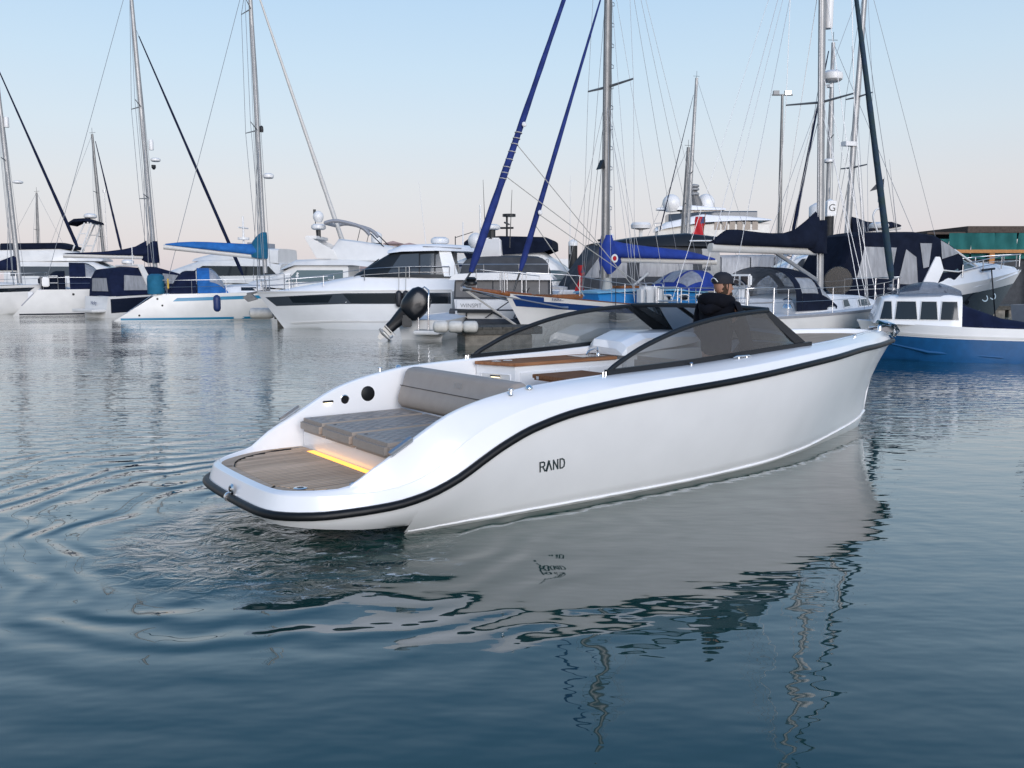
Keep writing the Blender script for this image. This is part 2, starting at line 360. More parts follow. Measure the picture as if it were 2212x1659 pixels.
    fm=nt.nodes.new('ShaderNodeMapRange');fm.interpolation_type='SMOOTHSTEP';fm.inputs[1].default_value=.35;fm.inputs[2].default_value=.95;fm.inputs[3].default_value=1;fm.inputs[4].default_value=0;nt.links.new(dist_to(BOAT.W((.35,-1.15,0))),fm.inputs[0])
    ff=math_('MULTIPLY',fo.outputs[0],math_('MULTIPLY',fm.outputs[0],.8))
    mx2=nt.nodes.new('ShaderNodeMix');mx2.data_type='RGBA';nt.links.new(ff,mx2.inputs[0]);nt.links.new(mx.outputs[2],mx2.inputs[6]);mx2.inputs[7].default_value=(.6,.65,.67,1)
    nt.links.new(mx2.outputs[2],b.inputs['Base Color'])
    rg=math_('ADD',math_('MULTIPLY',ff,.5),.015);nt.links.new(rg,b.inputs['Roughness'])
    return m
wat=mesh('water',[(-3000,-60,0),(3000,-60,0),(3000,4500,0),(-3000,4500,0)],[(0,1,2,3)],watermat());wat['kind']='structure'
# ---------------------------------------------------------------- the white day boat
DB=boatthing('day_boat','white open day boat with black rubber rail and tinted windscreen motoring across the foreground',BOAT)
RX=[(8.80,0),(8.785,.05),(8.73,.12),(8.6,.21),(8.4,.32),(8.1,.46),(7.6,.67),(7,.87),(6,1.12),(5,1.24),(4,1.28),(3,1.27),(2,1.225),(1.5,1.185),(1,1.13),(.7,1.08),(.5,1.03),(.3,.94),(.15,.83),(.05,.70),(.01,.55),(-.005,.35),(-.01,.15),(-.01,0)]
path=[Vector((a,b,0)) for a,b in RX]
dense=smoothpath(path,10)
# resample
acc=[0]
for i in range(1,len(dense)): acc.append(acc[-1]+(dense[i]-dense[i-1]).length)
def pat(s):
    for i in range(1,len(acc)):
        if s<=acc[i]:
            t=(s-acc[i-1])/max(acc[i]-acc[i-1],1e-9);return dense[i-1].lerp(dense[i],t)
    return dense[-1]
NS=110;per=[]
ss=[acc[-1]*(i/NS) for i in range(NS+1)]
for s in ss:
    p=pat(s);q=pat(min(s+.02,acc[-1]));o=pat(max(s-.02,0));t=(q-o).normalized();n=Vector((t.y,-t.x,0))   # inward normal
    if n.dot(Vector((4 if p.x>4 else max(p.x,.9),0,0))-p)<0: n=-n
    per.append((p,n))
per[0]=(per[0][0],Vector((-1,0,0)));per[-1]=(per[-1][0],Vector((1,0,0)))
zr=lambda x:itp(x,[0,.27,.5,.77,1,1.25,1.48,1.63,1.91,2.36,3.09,4.28,5.88,7,8,8.8],[.28,.285,.30,.318,.36,.45,.575,.655,.768,.865,.93,.99,1.088,1.132,1.13,1.105])
zc_=lambda x:itp(x,[0,.6,.8,1.12,1.31,1.6,2,2.56,3.18,4.3,5.48,6.2,6.9,7.5,8.8],[.415,.417,.432,.535,.685,.835,.945,1.005,1.048,1.09,1.155,1.185,1.20,1.205,1.185])
zp=lambda x:itp(x,[0,.42,.65,.8,.96,1.31,1.6,1.77,2.05,2.84,3.84,5.4,6,7,7.6,8.25,8.7],[.43,.448,.57,.65,.735,.91,.99,1.02,1.06,1.10,1.13,1.205,1.22,1.25,1.265,1.26,1.235])
po=lambda x:itp(x,[0,.3,.45,.7,1,2,3,4,5,6,7,8,8.8],[.085,.09,.085,.10,.15,.22,.27,.28,.26,.24,.21,.19,.17])
CHX=[.98,2,3.6,5,5.8,7,8,8.38]
wch=lambda x:itp(x,CHX,[.86,.91,.955,.915,.80,.48,.165,0])
zch=lambda x:itp(x,[.98,4,5,6,7,7.9,8.38],[.03,.03,.045,.07,.10,.135,.18])
XT=.98
def lower(p,n,stern):
    if stern:
        o=itp(p.x,[0,.3,.6,.98],[.05,.09,.135,.215]);z=itp(p.x,[0,.3,.6,.98],[.20,.165,.13,.095])
        q=p+n*o;return Vector((q.x,q.y,z))
    k=max(0,(p.x-4.5)/4.3);xc=p.x-.42*k*k
    return Vector((xc,wch(xc),zch(xc)))
def topside(p,n,v,stern=False):
    a=lower(p,n,stern);b=Vector((p.x,p.y,zr(p.x)))
    q=a.lerp(b,v);bul=(.035-.11*max(0,(p.x-5.5)/3.3)) if not stern else .035*max(0,p.x)/.98
    return q-n*(bul*4*v*(1-v))
HV=[0,.12,.3,.5,.7,.88,1]
rows=[]
inserted=False
for p,n in per:
    if p.x<XT and not inserted:
        inserted=True
        pp=Vector((XT,per and itp(XT,[.7,1,1.5],[1.08,1.13,1.185]),0));nn=n
        rows.append([topside(pp,nn,v,False) for v in HV]);rows.append([topside(pp,nn,v,True)+Vector((-.004,0,0)) for v in HV])
    rows.append([topside(p,n,v,p.x<XT) for v in HV])
def mirror(rs): return [[Vector((q.x,-q.y,q.z)) for q in r] for r in rs]
g=G().grid(rows).grid(mirror(rows))
# bottom planing surface
kl=[]
bt=[]
for p,n in per:
    if p.x>=XT:
        a=lower(p,n,False);zk=itp(a.x,[1,5.5,7,7.8,8.2,8.38],[-.38,-.38,-.32,-.2,-.06,.18])
        xk=a.x if a.x<8.2 else a.x
        bt.append([a,Vector((a.x,a.y*.55,lerp(a.z,zk,.6))),Vector((xk,0,zk))])
g.grid(bt).grid(mirror(bt))
# underside of the swim platform
ub=[]
for p,n in per:
    if p.x<XT+.03:
        a=lower(p,n,True);ub.append([a,Vector((XT,a.y*.9,a.z-.02))])
g.grid(ub).grid(mirror(ub))
hull=g.out('hull',GEL,DB,True,38)
ch_=[lower(p,n,False) for p,n in per if p.x>=XT]
for s_ in (-1,1): G().tube([Vector((q.x,s_*(q.y+.004),q.z+.012)) for q in ch_],.014,6).out('chine_rail',GEL,DB,True,60)
# deck moulding: rail up over crease and peak to the inside wall
def lev(p,n,o,z): q=p+n*o;return Vector((q.x,q.y,z))
rows=[]
for p,n in per:
    x=p.x;c=zc_(x);pk=zp(x);o=po(x);e=.012
    wd=itp(x,[0,.45,1,3,5.5,6.3,8.8],[.008,.012,.035,.045,.05,.05,.045])
    fl=.40 if x<2.0 else (.30 if x<5.6 else pk-.09)
    fl=.40 if x<.9 else itp(x,[.9,2.0,2.2,5.6,6.0,8.8],[.40,.40,.25,.25,1.13,zp(8.8)-.07])
    r=[lev(p,n,0.,zr(x)),lev(p,n,.018,lerp(zr(x),c,.35)),lev(p,n,.045,c-.004),lev(p,n,.050,c+.001)]
    for t in (.25,.5,.75): r.append(lev(p,n,lerp(.05,o,t),lerp(c,pk,t)+.018*4*t*(1-t)*(1 if x>1 else x)))
    r+= [lev(p,n,o-.006,pk-.003),lev(p,n,o+.008,pk+.003),lev(p,n,o+wd,pk),lev(p,n,o+wd+.012,pk-.012)]
    r.append(lev(p,n,o+wd+.022,min(pk-.02,lerp(fl,pk,.5))))
    r.append(lev(p,n,o+wd+.03,min(pk-.03,fl)))
    rows.append(r)
deckm=G().grid(rows).grid(mirror(rows)).out('deck_moulding',GEL,DB,True,14)
# rubber rail
pts=[Vector((p.x,p.y,zr(p.x)))-n*.012 for p,n in per]
full=pts+[Vector((q.x,-q.y,q.z)) for q in reversed(pts[:-1])]
rb=tube('rubber_rail',full,.031,BLACK,DB,10)
G().lathe([(.036,-.016),(.038,-.01),(.038,.01),(.036,.016)],14,(-.022,0,.28),(0,1,0)).out('rail_clip',CHROME,rb,True,40)
# teak platform: margin board and planks
def plat_w(x):  # half width inside the rim
    return itp(x,[.085,.13,.2,.3,.45,.6,.96],[.50,.62,.74,.83,.90,.945,.985])
sole=G()
xsn=[.085+.9*i/14 for i in range(15)]
sole.add([(x,-plat_w(x)-.02,.405) for x in xsn]+[(x,plat_w(x)+.02,.405) for x in reversed(xsn)],[tuple(range(30))])
tp=sole.out('teak_platform',BLACK,DB)
pw=.048
ys=[-.95+pw*i for i in range(40)]
for y0 in ys:
    y1=y0+pw-.010
    ym=max(abs(y0),abs(y1))
    xa=None
    for i in range(200):
        x=.085+i*.0045
        if plat_w(x)-.10>=ym: xa=x+.085;break
    if xa is None or xa>.9: continue
    g=G().box((xa,y0,.404),(.962,y1,.416));g.out('plank',TEAK,tp)
# margin boards round the edge
mb=[]
for x in xsn: mb.append((x,-plat_w(x)))
out_=[(x,w) for x,w in [(x,plat_w(x)) for x in xsn]]
def mboard(side):
    o=[Vector((x,side*(plat_w(x)),.4165)) for x in xsn];i_=[Vector((min(x+.08*(1 if x<.6 else 0),.962),side*max(plat_w(x)-.085,0.03),.4165)) for x in xsn]
    G().grid([o,i_]).out('margin_board',TEAK,tp)
for s_ in (-1,1): mboard(s_)
G().add([(.085,-.5,.4165),(.085,.5,.4165),(.165,.46,.4165),(.165,-.46,.4165)],[(0,1,2,3)]).out('margin_board',TEAK,tp)
# recessed light strip in front of the sunpad
G().box((.895,-.72,.412),(.958,.66,.4185)).out('light_strip',WARM,DB)
G().box((.855,-.74,.404),(.893,.70,.4172)).out('strip_board',TEAK,tp)
# sunpad base and cushions
G().box((.97,-.9,.39),(1.98,.9,.565)).out('sunpad_base',GEL,DB,bevel=.012)
def quilt():
    m=bpy.data.materials.new('quilted_vinyl');m.use_nodes=True;nt=m.node_tree;b=nt.nodes['Principled BSDF'];b.inputs['Roughness'].default_value=.48
    t=nt.nodes.new('ShaderNodeTexCoord');sp_=nt.nodes.new('ShaderNodeSeparateXYZ');nt.links.new(t.outputs['Object'],sp_.inputs[0])
    def mm(op,a,c=None):
        n=nt.nodes.new('ShaderNodeMath');n.operation=op
        for i,x in enumerate((a,c)):
            if x is None: continue
            if isinstance(x,(int,float)): n.inputs[i].default_value=x
            else: nt.links.new(x,n.inputs[i])
        return n.outputs[0]
    def lines(sgn):
        q=mm('ADD',mm('MULTIPLY',sp_.outputs[0],7.),mm('MULTIPLY',sp_.outputs[1],sgn*11.));q=mm('FRACT',q);q=mm('ABSOLUTE',mm('SUBTRACT',q,.5));return mm('MINIMUM',mm('MULTIPLY',q,4.),1.)
    h=mm('MULTIPLY',lines(1),lines(-1))
    bp=nt.nodes.new('ShaderNodeBump');bp.inputs['Strength'].default_value=.9;bp.inputs['Distance'].default_value=.012;nt.links.new(h,bp.inputs['Height']);nt.links.new(bp.outputs[0],b.inputs['Normal'])
    mx=nt.nodes.new('ShaderNodeMix');mx.data_type='RGBA';mx.inputs[6].default_value=(.275,.232,.20,1);mx.inputs[7].default_value=(.37,.32,.277,1);nt.links.new(h,mx.inputs[0]);nt.links.new(mx.outputs[2],b.inputs['Base Color'])
    return m
QUILT=quilt()
for (ya,yb) in ((.395,.835),(-.165,.385),(-.745,-.175)):
    cu=G().box((.905,ya,.567),(1.95,yb,.688)).out('seat_cushion',VEN,DB,bevel=.03,seg=4)
    d=.075;q=[]
    for i in range(22):
        x=.905+d+(1.045-2*d)*i/21;q.append([(x,ya+d+(yb-ya-2*d)*j/10,.688+.010*min(1,min(i,21-i)/2,min(j,10-j)/1.5)) for j in range(11)])
    G().grid(q).out('quilted_panel',QUILT,cu,True)
# backrest bolster, leaning forward-up
bk=G();n_=12
prof=[(1.93,.70),(1.90,.74),(1.905,.80),(1.945,.90),(1.955,.905),(1.99,1.03),(2.02,1.062),(2.06,1.072),(2.12,1.07),(2.145,1.045),(2.13,.95),(2.09,.74),(2.05,.70)]
rws=[]
for i,y in enumerate([.865,.85,.82,.4,0,-.4,-.80,-.85,-.868]):
    k=.80 if i in (0,8) else (.95 if i in (1,7) else 1.)
    rws.append([(2.03+(x-2.03)*k,y,.88+(z-.88)*k) for x,z in prof])
bk.grid(rws,True);bk.f.append(tuple(range(12,-1,-1)));bk.f.append(tuple(len(bk.v)-13+i for i in range(13)))
bro=bk.out('backrest',VEN,DB,True,60)
G().tube([(1.9445,.86,.902),(1.9445,-.86,.902)],.004,6).out('seam',mat('seam_dark',(.09,.08,.07),.7),bro)
# stroke lettering used for the maker's name
def letter_strokes():
    L=[]
    L.append(([(0,0),(0,1),(.38,1),(.52,.9),(.52,.62),(.38,.5),(0,.5)],False));L.append(([(.3,.5),(.56,0)],False))
    L.append(([(.74,0),(1.04,.98)],True));L.append(([(1.04,.98),(1.34,0)],False))
    L.append(([(1.58,0),(1.58,1),(2.08,0),(2.08,1)],False))
    L.append(([(2.36,0),(2.36,1),(2.62,1),(2.82,.85),(2.88,.5),(2.82,.15),(2.62,0),(2.36,0)],False))
    return L
def ribbon(g,pts,w):
    for a,b in zip(pts,pts[1:]):
        a=Vector(a);b=Vector(b);d=(b-a)
        if d.length<1e-6: continue
        d.normalize();n=Vector((-d.y,d.x))*w/2;e=d*w*.4
        k=len(g);g.append([a-e+n,a-e-n,b+e-n,b+e+n])
def hull_pt(x,z):
    best=None
    for p,n in ((Vector((x,itp(x,[1,1.5,2,3,4],[1.13,1.185,1.225,1.27,1.28]),0)),Vector((0,-1,0))),):
        lo,hi=0,1
        for _ in range(30):
            m_=(lo+hi)/2
            if topside(p,n,m_).z<z: lo=m_
            else: hi=m_
        q=topside(p,n,lo);return Vector((x,-q.y,z))
g=G();hgt=.083;sc_=.083
for st_,thick in letter_strokes():
    rr=[];ribbon(rr,st_,.15 if not thick else .24)
    for qd in rr:
        P4=[]
        for a in qd:
            x=2.085+a.x*sc_*1.03-a.y*hgt*.33;z=.385+a.y*hgt+.02*(x-2.0);P4.append(hull_pt(x,z)+Vector((0,-.004,.001)))
        k=len(g.v);g.v+=P4;g.f.append((k,k+1,k+2,k+3))
g.out('hull_lettering',mat('lettering_dark',(.03,.045,.05),.3),DB)
g=G()
for st_,thick in letter_strokes():
    rr=[];ribbon(rr,st_,.12)
    for qd in rr:
        k=len(g.v)
        for a in qd: zz=.965+a.y*.042;g.v.append(Vector((lerp(1.955,1.99,(zz-.905)/.125)-.006,-.03-a.x*.042,zz)))
        g.f.append((k,k+1,k+2,k+3))
g.out('embroidered_name',mat('embroidery',(.42,.40,.38),.6),bro)
# speaker, cup holder, courtesy lamp on the port inside wall
def wall_y(x): # inside face of port wall
    return itp(x,[.45,.7,1,2,3],[.95,.965,.965,.985,.985])-.022
def disc(name,x,z,r,m,parent,t=.012,y=None): 
    return G().lathe([(r*.92,0),(r,.004),(r,t*.7),(r*.9,t)],24,(x,(y or wall_y(x)-.0),z),(0,-1,0)).out(name,m,parent,True,40)
sp_=disc('speaker',1.64,.832,.083,GREYP,DB,.01);disc('speaker_grille',1.64,.832,.074,BLACK,sp_,.018)
ch=disc('cup_holder',1.40,.795,.052,CHROME,DB,.012);disc('cup_holder_recess',1.402,.797,.041,mat('dark_chrome',(.12,.12,.12),.15,metal=1),ch,.016)
cl=G().box((1.18,.918,.785),(1.28,.945,.803)).out('courtesy_light',FRAME,DB,bevel=.004);G().box((1.195,.92,.777),(1.265,.94,.7845)).out('lamp_lens',LEDW,cl)
# grab handle / popup cleats / fittings
def cleat(name,x,y,z,ln,parent,ang=0):
    g=G();c,s=math.cos(ang),math.sin(ang);f=lambda a,b,h:(x+a*c-b*s,y+a*s+b*c,z+h)
    g.tube([f(-ln/2,0,.034),f(-ln*.35,0,.042),f(ln*.35,0,.042),f(ln/2,0,.034)],[.006,.010,.010,.006],8)
    for a in (-.22,.22): g.tube([f(a*ln,0,0),f(a*ln,0,.042)],[.014,.009],8)
    g.tube([f(-ln*.3,0,.002),f(ln*.3,0,.002)],.016,6,flat=1.2)
    return g.out(name,CHROME,parent,True,50)
for s_ in (-1,1):
    cleat('cleat',4.55,s_*1.07,1.135,.26,DB,0)
    G().lathe([(.018,0),(.012,.012),(.012,.03),(.024,.036),(.024,.045),(.012,.05)],14,(1.83,s_*1.05,1.015)).out('fender_hook',CHROME,DB,True,40)
    G().lathe([(.032,0),(.030,.008),(.022,.022),(.008,.028)],14,(2.02,s_*1.03,1.05)).out('filler_cap',CHROME,DB,True,30)
    G().lathe([(.014,0),(.010,.01),(.010,.03),(.02,.036),(.01,.046)],12,(3.86,s_*1.05,1.11)).out('fender_hook',CHROME,DB,True,40)
    G().box((2.78,s_*1.03-.02,1.08),(2.86,s_*1.03+.02,1.095)).tube([(2.80,s_*1.03,1.09),(2.805,s_*1.03,1.13)],.007,6).tube([(2.83,s_*1.03,1.09),(2.835,s_*1.03,1.13)],.007,6).out('deck_fitting',CHROME,DB)
    cleat('cleat',6.9,s_*.75,1.225,.13,DB,-s_*.35);
    hh=G();hh.prism([(.80,s_*1.02,.655),(.98,s_*1.025,.755),(.98,s_*.985,.762),(.80,s_*.98,.662)],(-.012,0,.018)).tube([(.80,s_*1.0,.65),(.98,s_*1.005,.75)],.013,8).out('boarding_hinge',STEEL,DB,bevel=.004)
dr=G().lathe([(.046,0),(.05,.003),(.044,.006),(.026,.006),(.024,.002)],24,(.29,-.60,.416)).out('deck_drain',CHROME,DB,True,40);G().lathe([(.025,0),(.025,.0045)],18,(.29,-.60,.418)).out('drain_hole',BLACK,dr)
cleat('cleat',.62,-.86,.412,.13,DB,-.5)
tl=G().lathe([(.040,0),(.042,.006),(.030,.016),(.028,.018)],20,(-.003,-.03,.345),(-1,0,0)).out('tow_eye',CHROME,DB,True,40);G().lathe([(.026,0),(.020,.024),(.01,.028)],16,(-.003,-.03,.345),(-1,0,0)).out('tow_eye_cap',mat('dark_chrome',(.12,.12,.12),.15,metal=1),tl,True,40)
# cockpit sole and bulkheads
G().prism([(1.98,-.96,.24),(4.6,-.96,.24),(5.3,-.84,.24),(5.9,-.60,.24),(5.9,.60,.24),(5.3,.84,.24),(4.6,.96,.24),(1.98,.96,.24)],(0,0,.022)).out('cockpit_sole',TEAK,DB)
G().prism([(5.70,-.70,.262),(5.70,.70,.262),(5.70,.88,1.19),(5.70,-.88,1.19)],(.08,0,0)).out('forward_bulkhead',GEL3,DB)
# galley counter on the port side
ct=[(2.82,.90),(2.99,.44),(4.36,.44),(4.36,.90)]
cb=[(2.86,.93),(3.01,.46),(4.45,.46),(4.45,.93)]
cab=G().prism([(x,y,.26) for x,y in cb],(0,0,.785)).out('galley_unit',GEL,DB,bevel=.006)
top=G().prism([(x,y,1.047) for x,y in ct],(0,0,.033)).out('counter_top',TEAKO,cab,bevel=.004)
for i in range(3):
    x0=3.06+i*.455
    G().box((x0,.444,.40),(x0+.44,.459,.985)).out('cupboard_door',GEL,cab,bevel=.003)
dv=Vector((.15,-.47,0)).normalized();nv=Vector((-dv.y*-1,dv.x*-1,0));nv=Vector((dv.y,-dv.x,0))
def angpt(t,z,o): b=Vector((2.86,.93,z))+dv*t+nv*o;return b
g=G();q=[angpt(.07,.72,.004),angpt(.43,.72,.004),angpt(.43,.96,.004),angpt(.07,.96,.004)];g.add(q,[(0,1,2,3)]);g.out('niche',GEL2,cab)
nf=G()
for a,b in ((0,1),(1,2),(2,3),(3,0)): nf.tube([q[a],q[b]],.006,6)
nf.out('niche_trim',GEL,cab)
g=G();c_=angpt(.26,.935,.02);g.prism([c_+dv*-.06,c_+dv*.06,c_+dv*.05+nv*.02,c_+dv*-.05+nv*.02],(0,0,.014));lo=g.out('niche_lamp',FRAME,cab)
g=G();c_=angpt(.26,.929,.02);g.prism([c_+dv*-.05,c_+dv*.05,c_+dv*.045+nv*.016,c_+dv*-.045+nv*.016],(0,0,.005));g.out('niche_lamp_lens',LEDW,cab)
G().box((3.95,.53,1.075),(4.30,.80,1.084)).out('sink',mat('dark_chrome',(.12,.12,.12),.15,metal=1),cab)
fc=G().lathe([(.022,0),(.02,.02),(.012,.03)],12,(4.28,.66,1.08)).tube(smoothpath([(4.28,.66,1.09),(4.27,.66,1.135),(4.2,.645,1.15),(4.12,.63,1.135),(4.08,.625,1.10)],5),.009,8).tube([(4.28,.66,1.13),(4.285,.68,1.165)],.006,6).out('tap',CHROME,cab,True,50)
hb=G()
for i,x in enumerate((2.98,3.12)): hb.lathe([(.05,0),(.05,.003)],20,(x,.74,1.081))
hb.out('hob',mat('hob_glass',(.4,.42,.42),.1,spec=.7),cab)
# folded teak table
tb=G().box((2.99,-.42,.962),(3.62,.17,.998)).out('table',TEAKO,DB,bevel=.004)
G().box((3.0,-.40,.945),(3.60,.15,.9605)).out('table_leaf',TEAKO,tb);
for yy in (.10,-.28): G().box((2.984,yy-.04,.955),(2.9915,yy,.985)).out('hinge',CHROME,tb)
G().lathe([(.10,0),(.10,.01),(.035,.03),(.035,.70)],16,(3.3,-.12,.262)).out('pedestal',CHROME,tb,True,40)
# white fairing over the forward port locker
fr_=[]
for x,w0,w1,z0,z1 in ((4.36,.36,.90,1.09,1.16),(4.40,.33,.92,1.10,1.235),(4.66,.33,.93,1.12,1.315),(4.70,.34,.93,1.12,1.32),(5.4,.42,.92,1.16,1.305),(5.72,.5,.90,1.18,1.29)):
    fr_.append([(x,w0,z0),(x,w0+.012,z1-.055),(x,w0+.10,z1-.006),(x,w0+.13,z1),(x,w1-.06,z1+.01),(x,w1,z1-.05),(x,w1,z0)])
g=G().grid(fr_,True);g.f.append(tuple(range(6,-1,-1)));g.f.append(tuple(len(g.v)-7+i for i in range(7)));g.out('locker_fairing',GEL,DB,True,16)
G().box((4.46,.40,.262),(5.69,.82,1.12)).out('forward_locker',GEL3,DB)
# seats and helm on the starboard side
G().box((2.9,-.95,.262),(4.0,-.46,.60)).out('side_bench',GEL3,DB,bevel=.01)
G().box((2.9,-.95,.602),(4.0,-.46,.70)).out('bench_cushion',VEN,DB,bevel=.03)
hs=G().box((4.12,-.88,.27),(4.42,-.08,.86)).out('helm_seat',GEL3,DB,bevel=.02)
G().box((4.09,-.86,.863),(4.46,-.10,.95)).out('helm_cushion',VEN,hs,bevel=.03);G().box((4.04,-.86,.90),(4.13,-.10,1.14)).out('helm_backrest',VEN,hs,bevel=.04)
hc=G()
sec=[(5.30,.262,.70),(5.30,.262,1.02),(5.36,.262,1.10),(5.72,.262,1.22),(5.72,.262,.262)]
hc.prism([(5.34,-.82,.262),(5.28,-.82,.95),(5.38,-.82,1.10),(5.55,-.82,1.235),(5.70,-.82,1.245),(5.70,-.82,.262)],(0,.72,0));helm=hc.out('helm_console',GREYP,DB,bevel=.015)
G().add([(5.383,-.78,1.112),(5.383,-.25,1.112),(5.545,-.25,1.24),(5.545,-.78,1.24)],[(0,1,2,3)]).out('chart_screen',DGLASS,helm)
g=G();cw=Vector((5.20,-.60,1.06));ax=Vector((-.8,0,.6)).normalized();a_=Vector((0,1,0));b_=ax.cross(a_)
ring=[cw+(a_*math.cos(t)+b_*math.sin(t))*.17 for t in [2*math.pi*i/24 for i in range(25)]]
g.tube(ring,.012,8)
for k in range(3): t=2*math.pi*k/3+.5;g.tube([cw-ax*.02,cw+(a_*math.cos(t)+b_*math.sin(t))*.17],.008,6)
g.tube([cw-ax*.12,cw],.025,8);g.out('steering_wheel',BLACK,helm,True,50)
G().box((5.285,-.16,1.00),(5.30,-.12,1.06)).out('helm_indicator',LEDW,helm)
# foredeck teak
def inner_w(x):
    for i in range(len(per)-1):
        a=per[i];b=per[i+1]
        if a[0].x>=x>=b[0].x:
            o=po(x)+.075;q=a[0]+a[1]*o;return max(q.y,.0)
    return 0
rws=[]
for i in range(20):
    x=5.78+ (8.42-5.78)*i/19
    # half width at this x of the inside edge
    best=0
    for p,n in per:
        q=p+n*(po(p.x)+.07)
        if abs(q.x-x)<.09: best=max(best,q.y)
    w=best if i<19 else .02
    rws.append([Vector((x,w*t,zp(min(x+.2,8.7))-.052)) for t in (-1,-.75,-.5,-.25,0,.25,.5,.75,1)])
fd=G().grid(rws).out('foredeck_teak',TEAK,DB,True)
# windscreen: side frames, pillars, front frame and panes
SX=[2.86,2.95,3.05,3.26,3.5,3.81,4.14,4.48,4.8,5.06];SZ=[1.105,1.165,1.212,1.30,1.377,1.458,1.518,1.558,1.58,1.592]
wf=bpy.data.objects.new('windscreen',None);link(wf,DB)
for s_ in (-1,1):
    yb=lambda x:s_*itp(x,[2.86,4,5,5.8],[1.005,.995,.985,.95])
    topc=[Vector((x,yb(x)*(1-.03*(x-2.86)/2.2),z)) for x,z in zip(SX,SZ)]
    G().tube(smoothpath(topc,4),.024,8,flat=.8).out('side_frame',FRAME,wf,True,50)
    base=[Vector((x,yb(x),zp(x)+.022)) for x in (2.86,3.4,4,4.6,5.2,5.78)]
    g=G()
    for a,b in zip(base,base[1:]):
        d=Vector((0,.02*s_,0));g.add([a-d+Vector((0,0,-.035)),a+d+Vector((0,0,-.035)),a+d+Vector((0,0,.02)),a-d+Vector((0,0,.02)),b-d+Vector((0,0,-.035)),b+d+Vector((0,0,-.035)),b+d+Vector((0,0,.02)),b-d+Vector((0,0,.02))],[(0,1,5,4),(1,2,6,5),(2,3,7,6),(3,0,4,7),(0,3,2,1),(4,5,6,7)])
    g.out('base_strip',FRAME,wf)
    # pillar
    pl=[(4.97,s_*.955,1.575),(5.07,s_*.955,1.605),(5.80,s_*.935,1.215),(5.56,s_*.955,1.215)]
    G().prism(pl,(0,-s_*.035,0)).out('pillar',FRAME,wf,bevel=.008)
    # pane
    rws=[]
    for x in [2.88+i*(5.55-2.88)/24 for i in range(25)]:
        zt=itp(x,SX,SZ) if x<=5.0 else lerp(1.585,1.22,(x-5.0)/.56);zb=zp(x)+.03
        if zt<zb+.005: zt=zb+.005
        yt=yb(x)*(1-.03*max(0,min(1,(x-2.86)/2.2)))
        rws.append([Vector((x,lerp(yb(x),yt,k/3),lerp(zb,zt,k/3))) for k in range(4)])
    G().grid(rws).out('side_pane',TINT,wf,True)
fT=lambda y:Vector((5.06+.06*(1-(y/.95)**2),y,1.598+.02*(1-(y/.95)**2)));fB=lambda y:Vector((5.80+.10*(1-(y/.93)**2),y*.98,1.215+.0*y))
ysn=[-.95+1.9*i/16 for i in range(17)]
G().tube([fT(y) for y in ysn],.026,8).out('front_top_frame',FRAME,wf,True,50)
G().tube([fB(y) for y in ysn],.022,8).out('front_base_frame',FRAME,wf,True,50)
for (a,b) in ((-.94,-.10),(-.10,.30),(.30,.94)):
    yy=[lerp(a,b,i/6) for i in range(7)]
    G().grid([[fT(y) for y in yy],[fB(y) for y in yy]]).out('front_pane',TINT,wf,True)
for y in (-.10,.30): G().tube([fT(y),fB(y)],.022,6).out('door_post',FRAME,wf,True,50)
# anchor on the bow roller
an=bpy.data.objects.new('anchor',None);link(an,DB)
rl=G();
for s_ in (-1,1): rl.prism([(8.45,s_*.035,1.235),(8.90,s_*.035,1.20),(8.93,s_*.035,1.24),(8.88,s_*.035,1.28),(8.45,s_*.035,1.262)],(0,s_*.006,0))
rl.lathe([(.026,-.03),(.018,0),(.026,.03)],12,(8.89,0,1.22),(0,1,0)).out('bow_roller',STEEL,an)
G().tube([(8.40,0,1.275),(8.75,0,1.29),(8.92,0,1.27)],[.012,.014,.014],8,flat=.8).out('shank',CHROME,an,True,50)
pl=G()
for s_ in (-1,1):
    pl.grid([[(8.60,s_*.005,1.37),(8.80,s_*.012,1.36),(8.98,s_*.01,1.25),(8.99,s_*.004,1.12)],[(8.66,s_*.07,1.33),(8.83,s_*.13,1.31),(8.99,s_*.10,1.21),(8.99,s_*.006,1.12)]])
pl.prism([(8.93,-.02,1.30),(9.02,-.02,1.27),(9.02,-.02,1.13),(8.96,-.02,1.15)],(0,.04,0)).out('fluke',CHROME,an)
G().lathe([(.03,0),(.026,.05),(.012,.07)],12,(8.45,-.12,1.245)).out('bow_light',CHROME,DB,True,40)
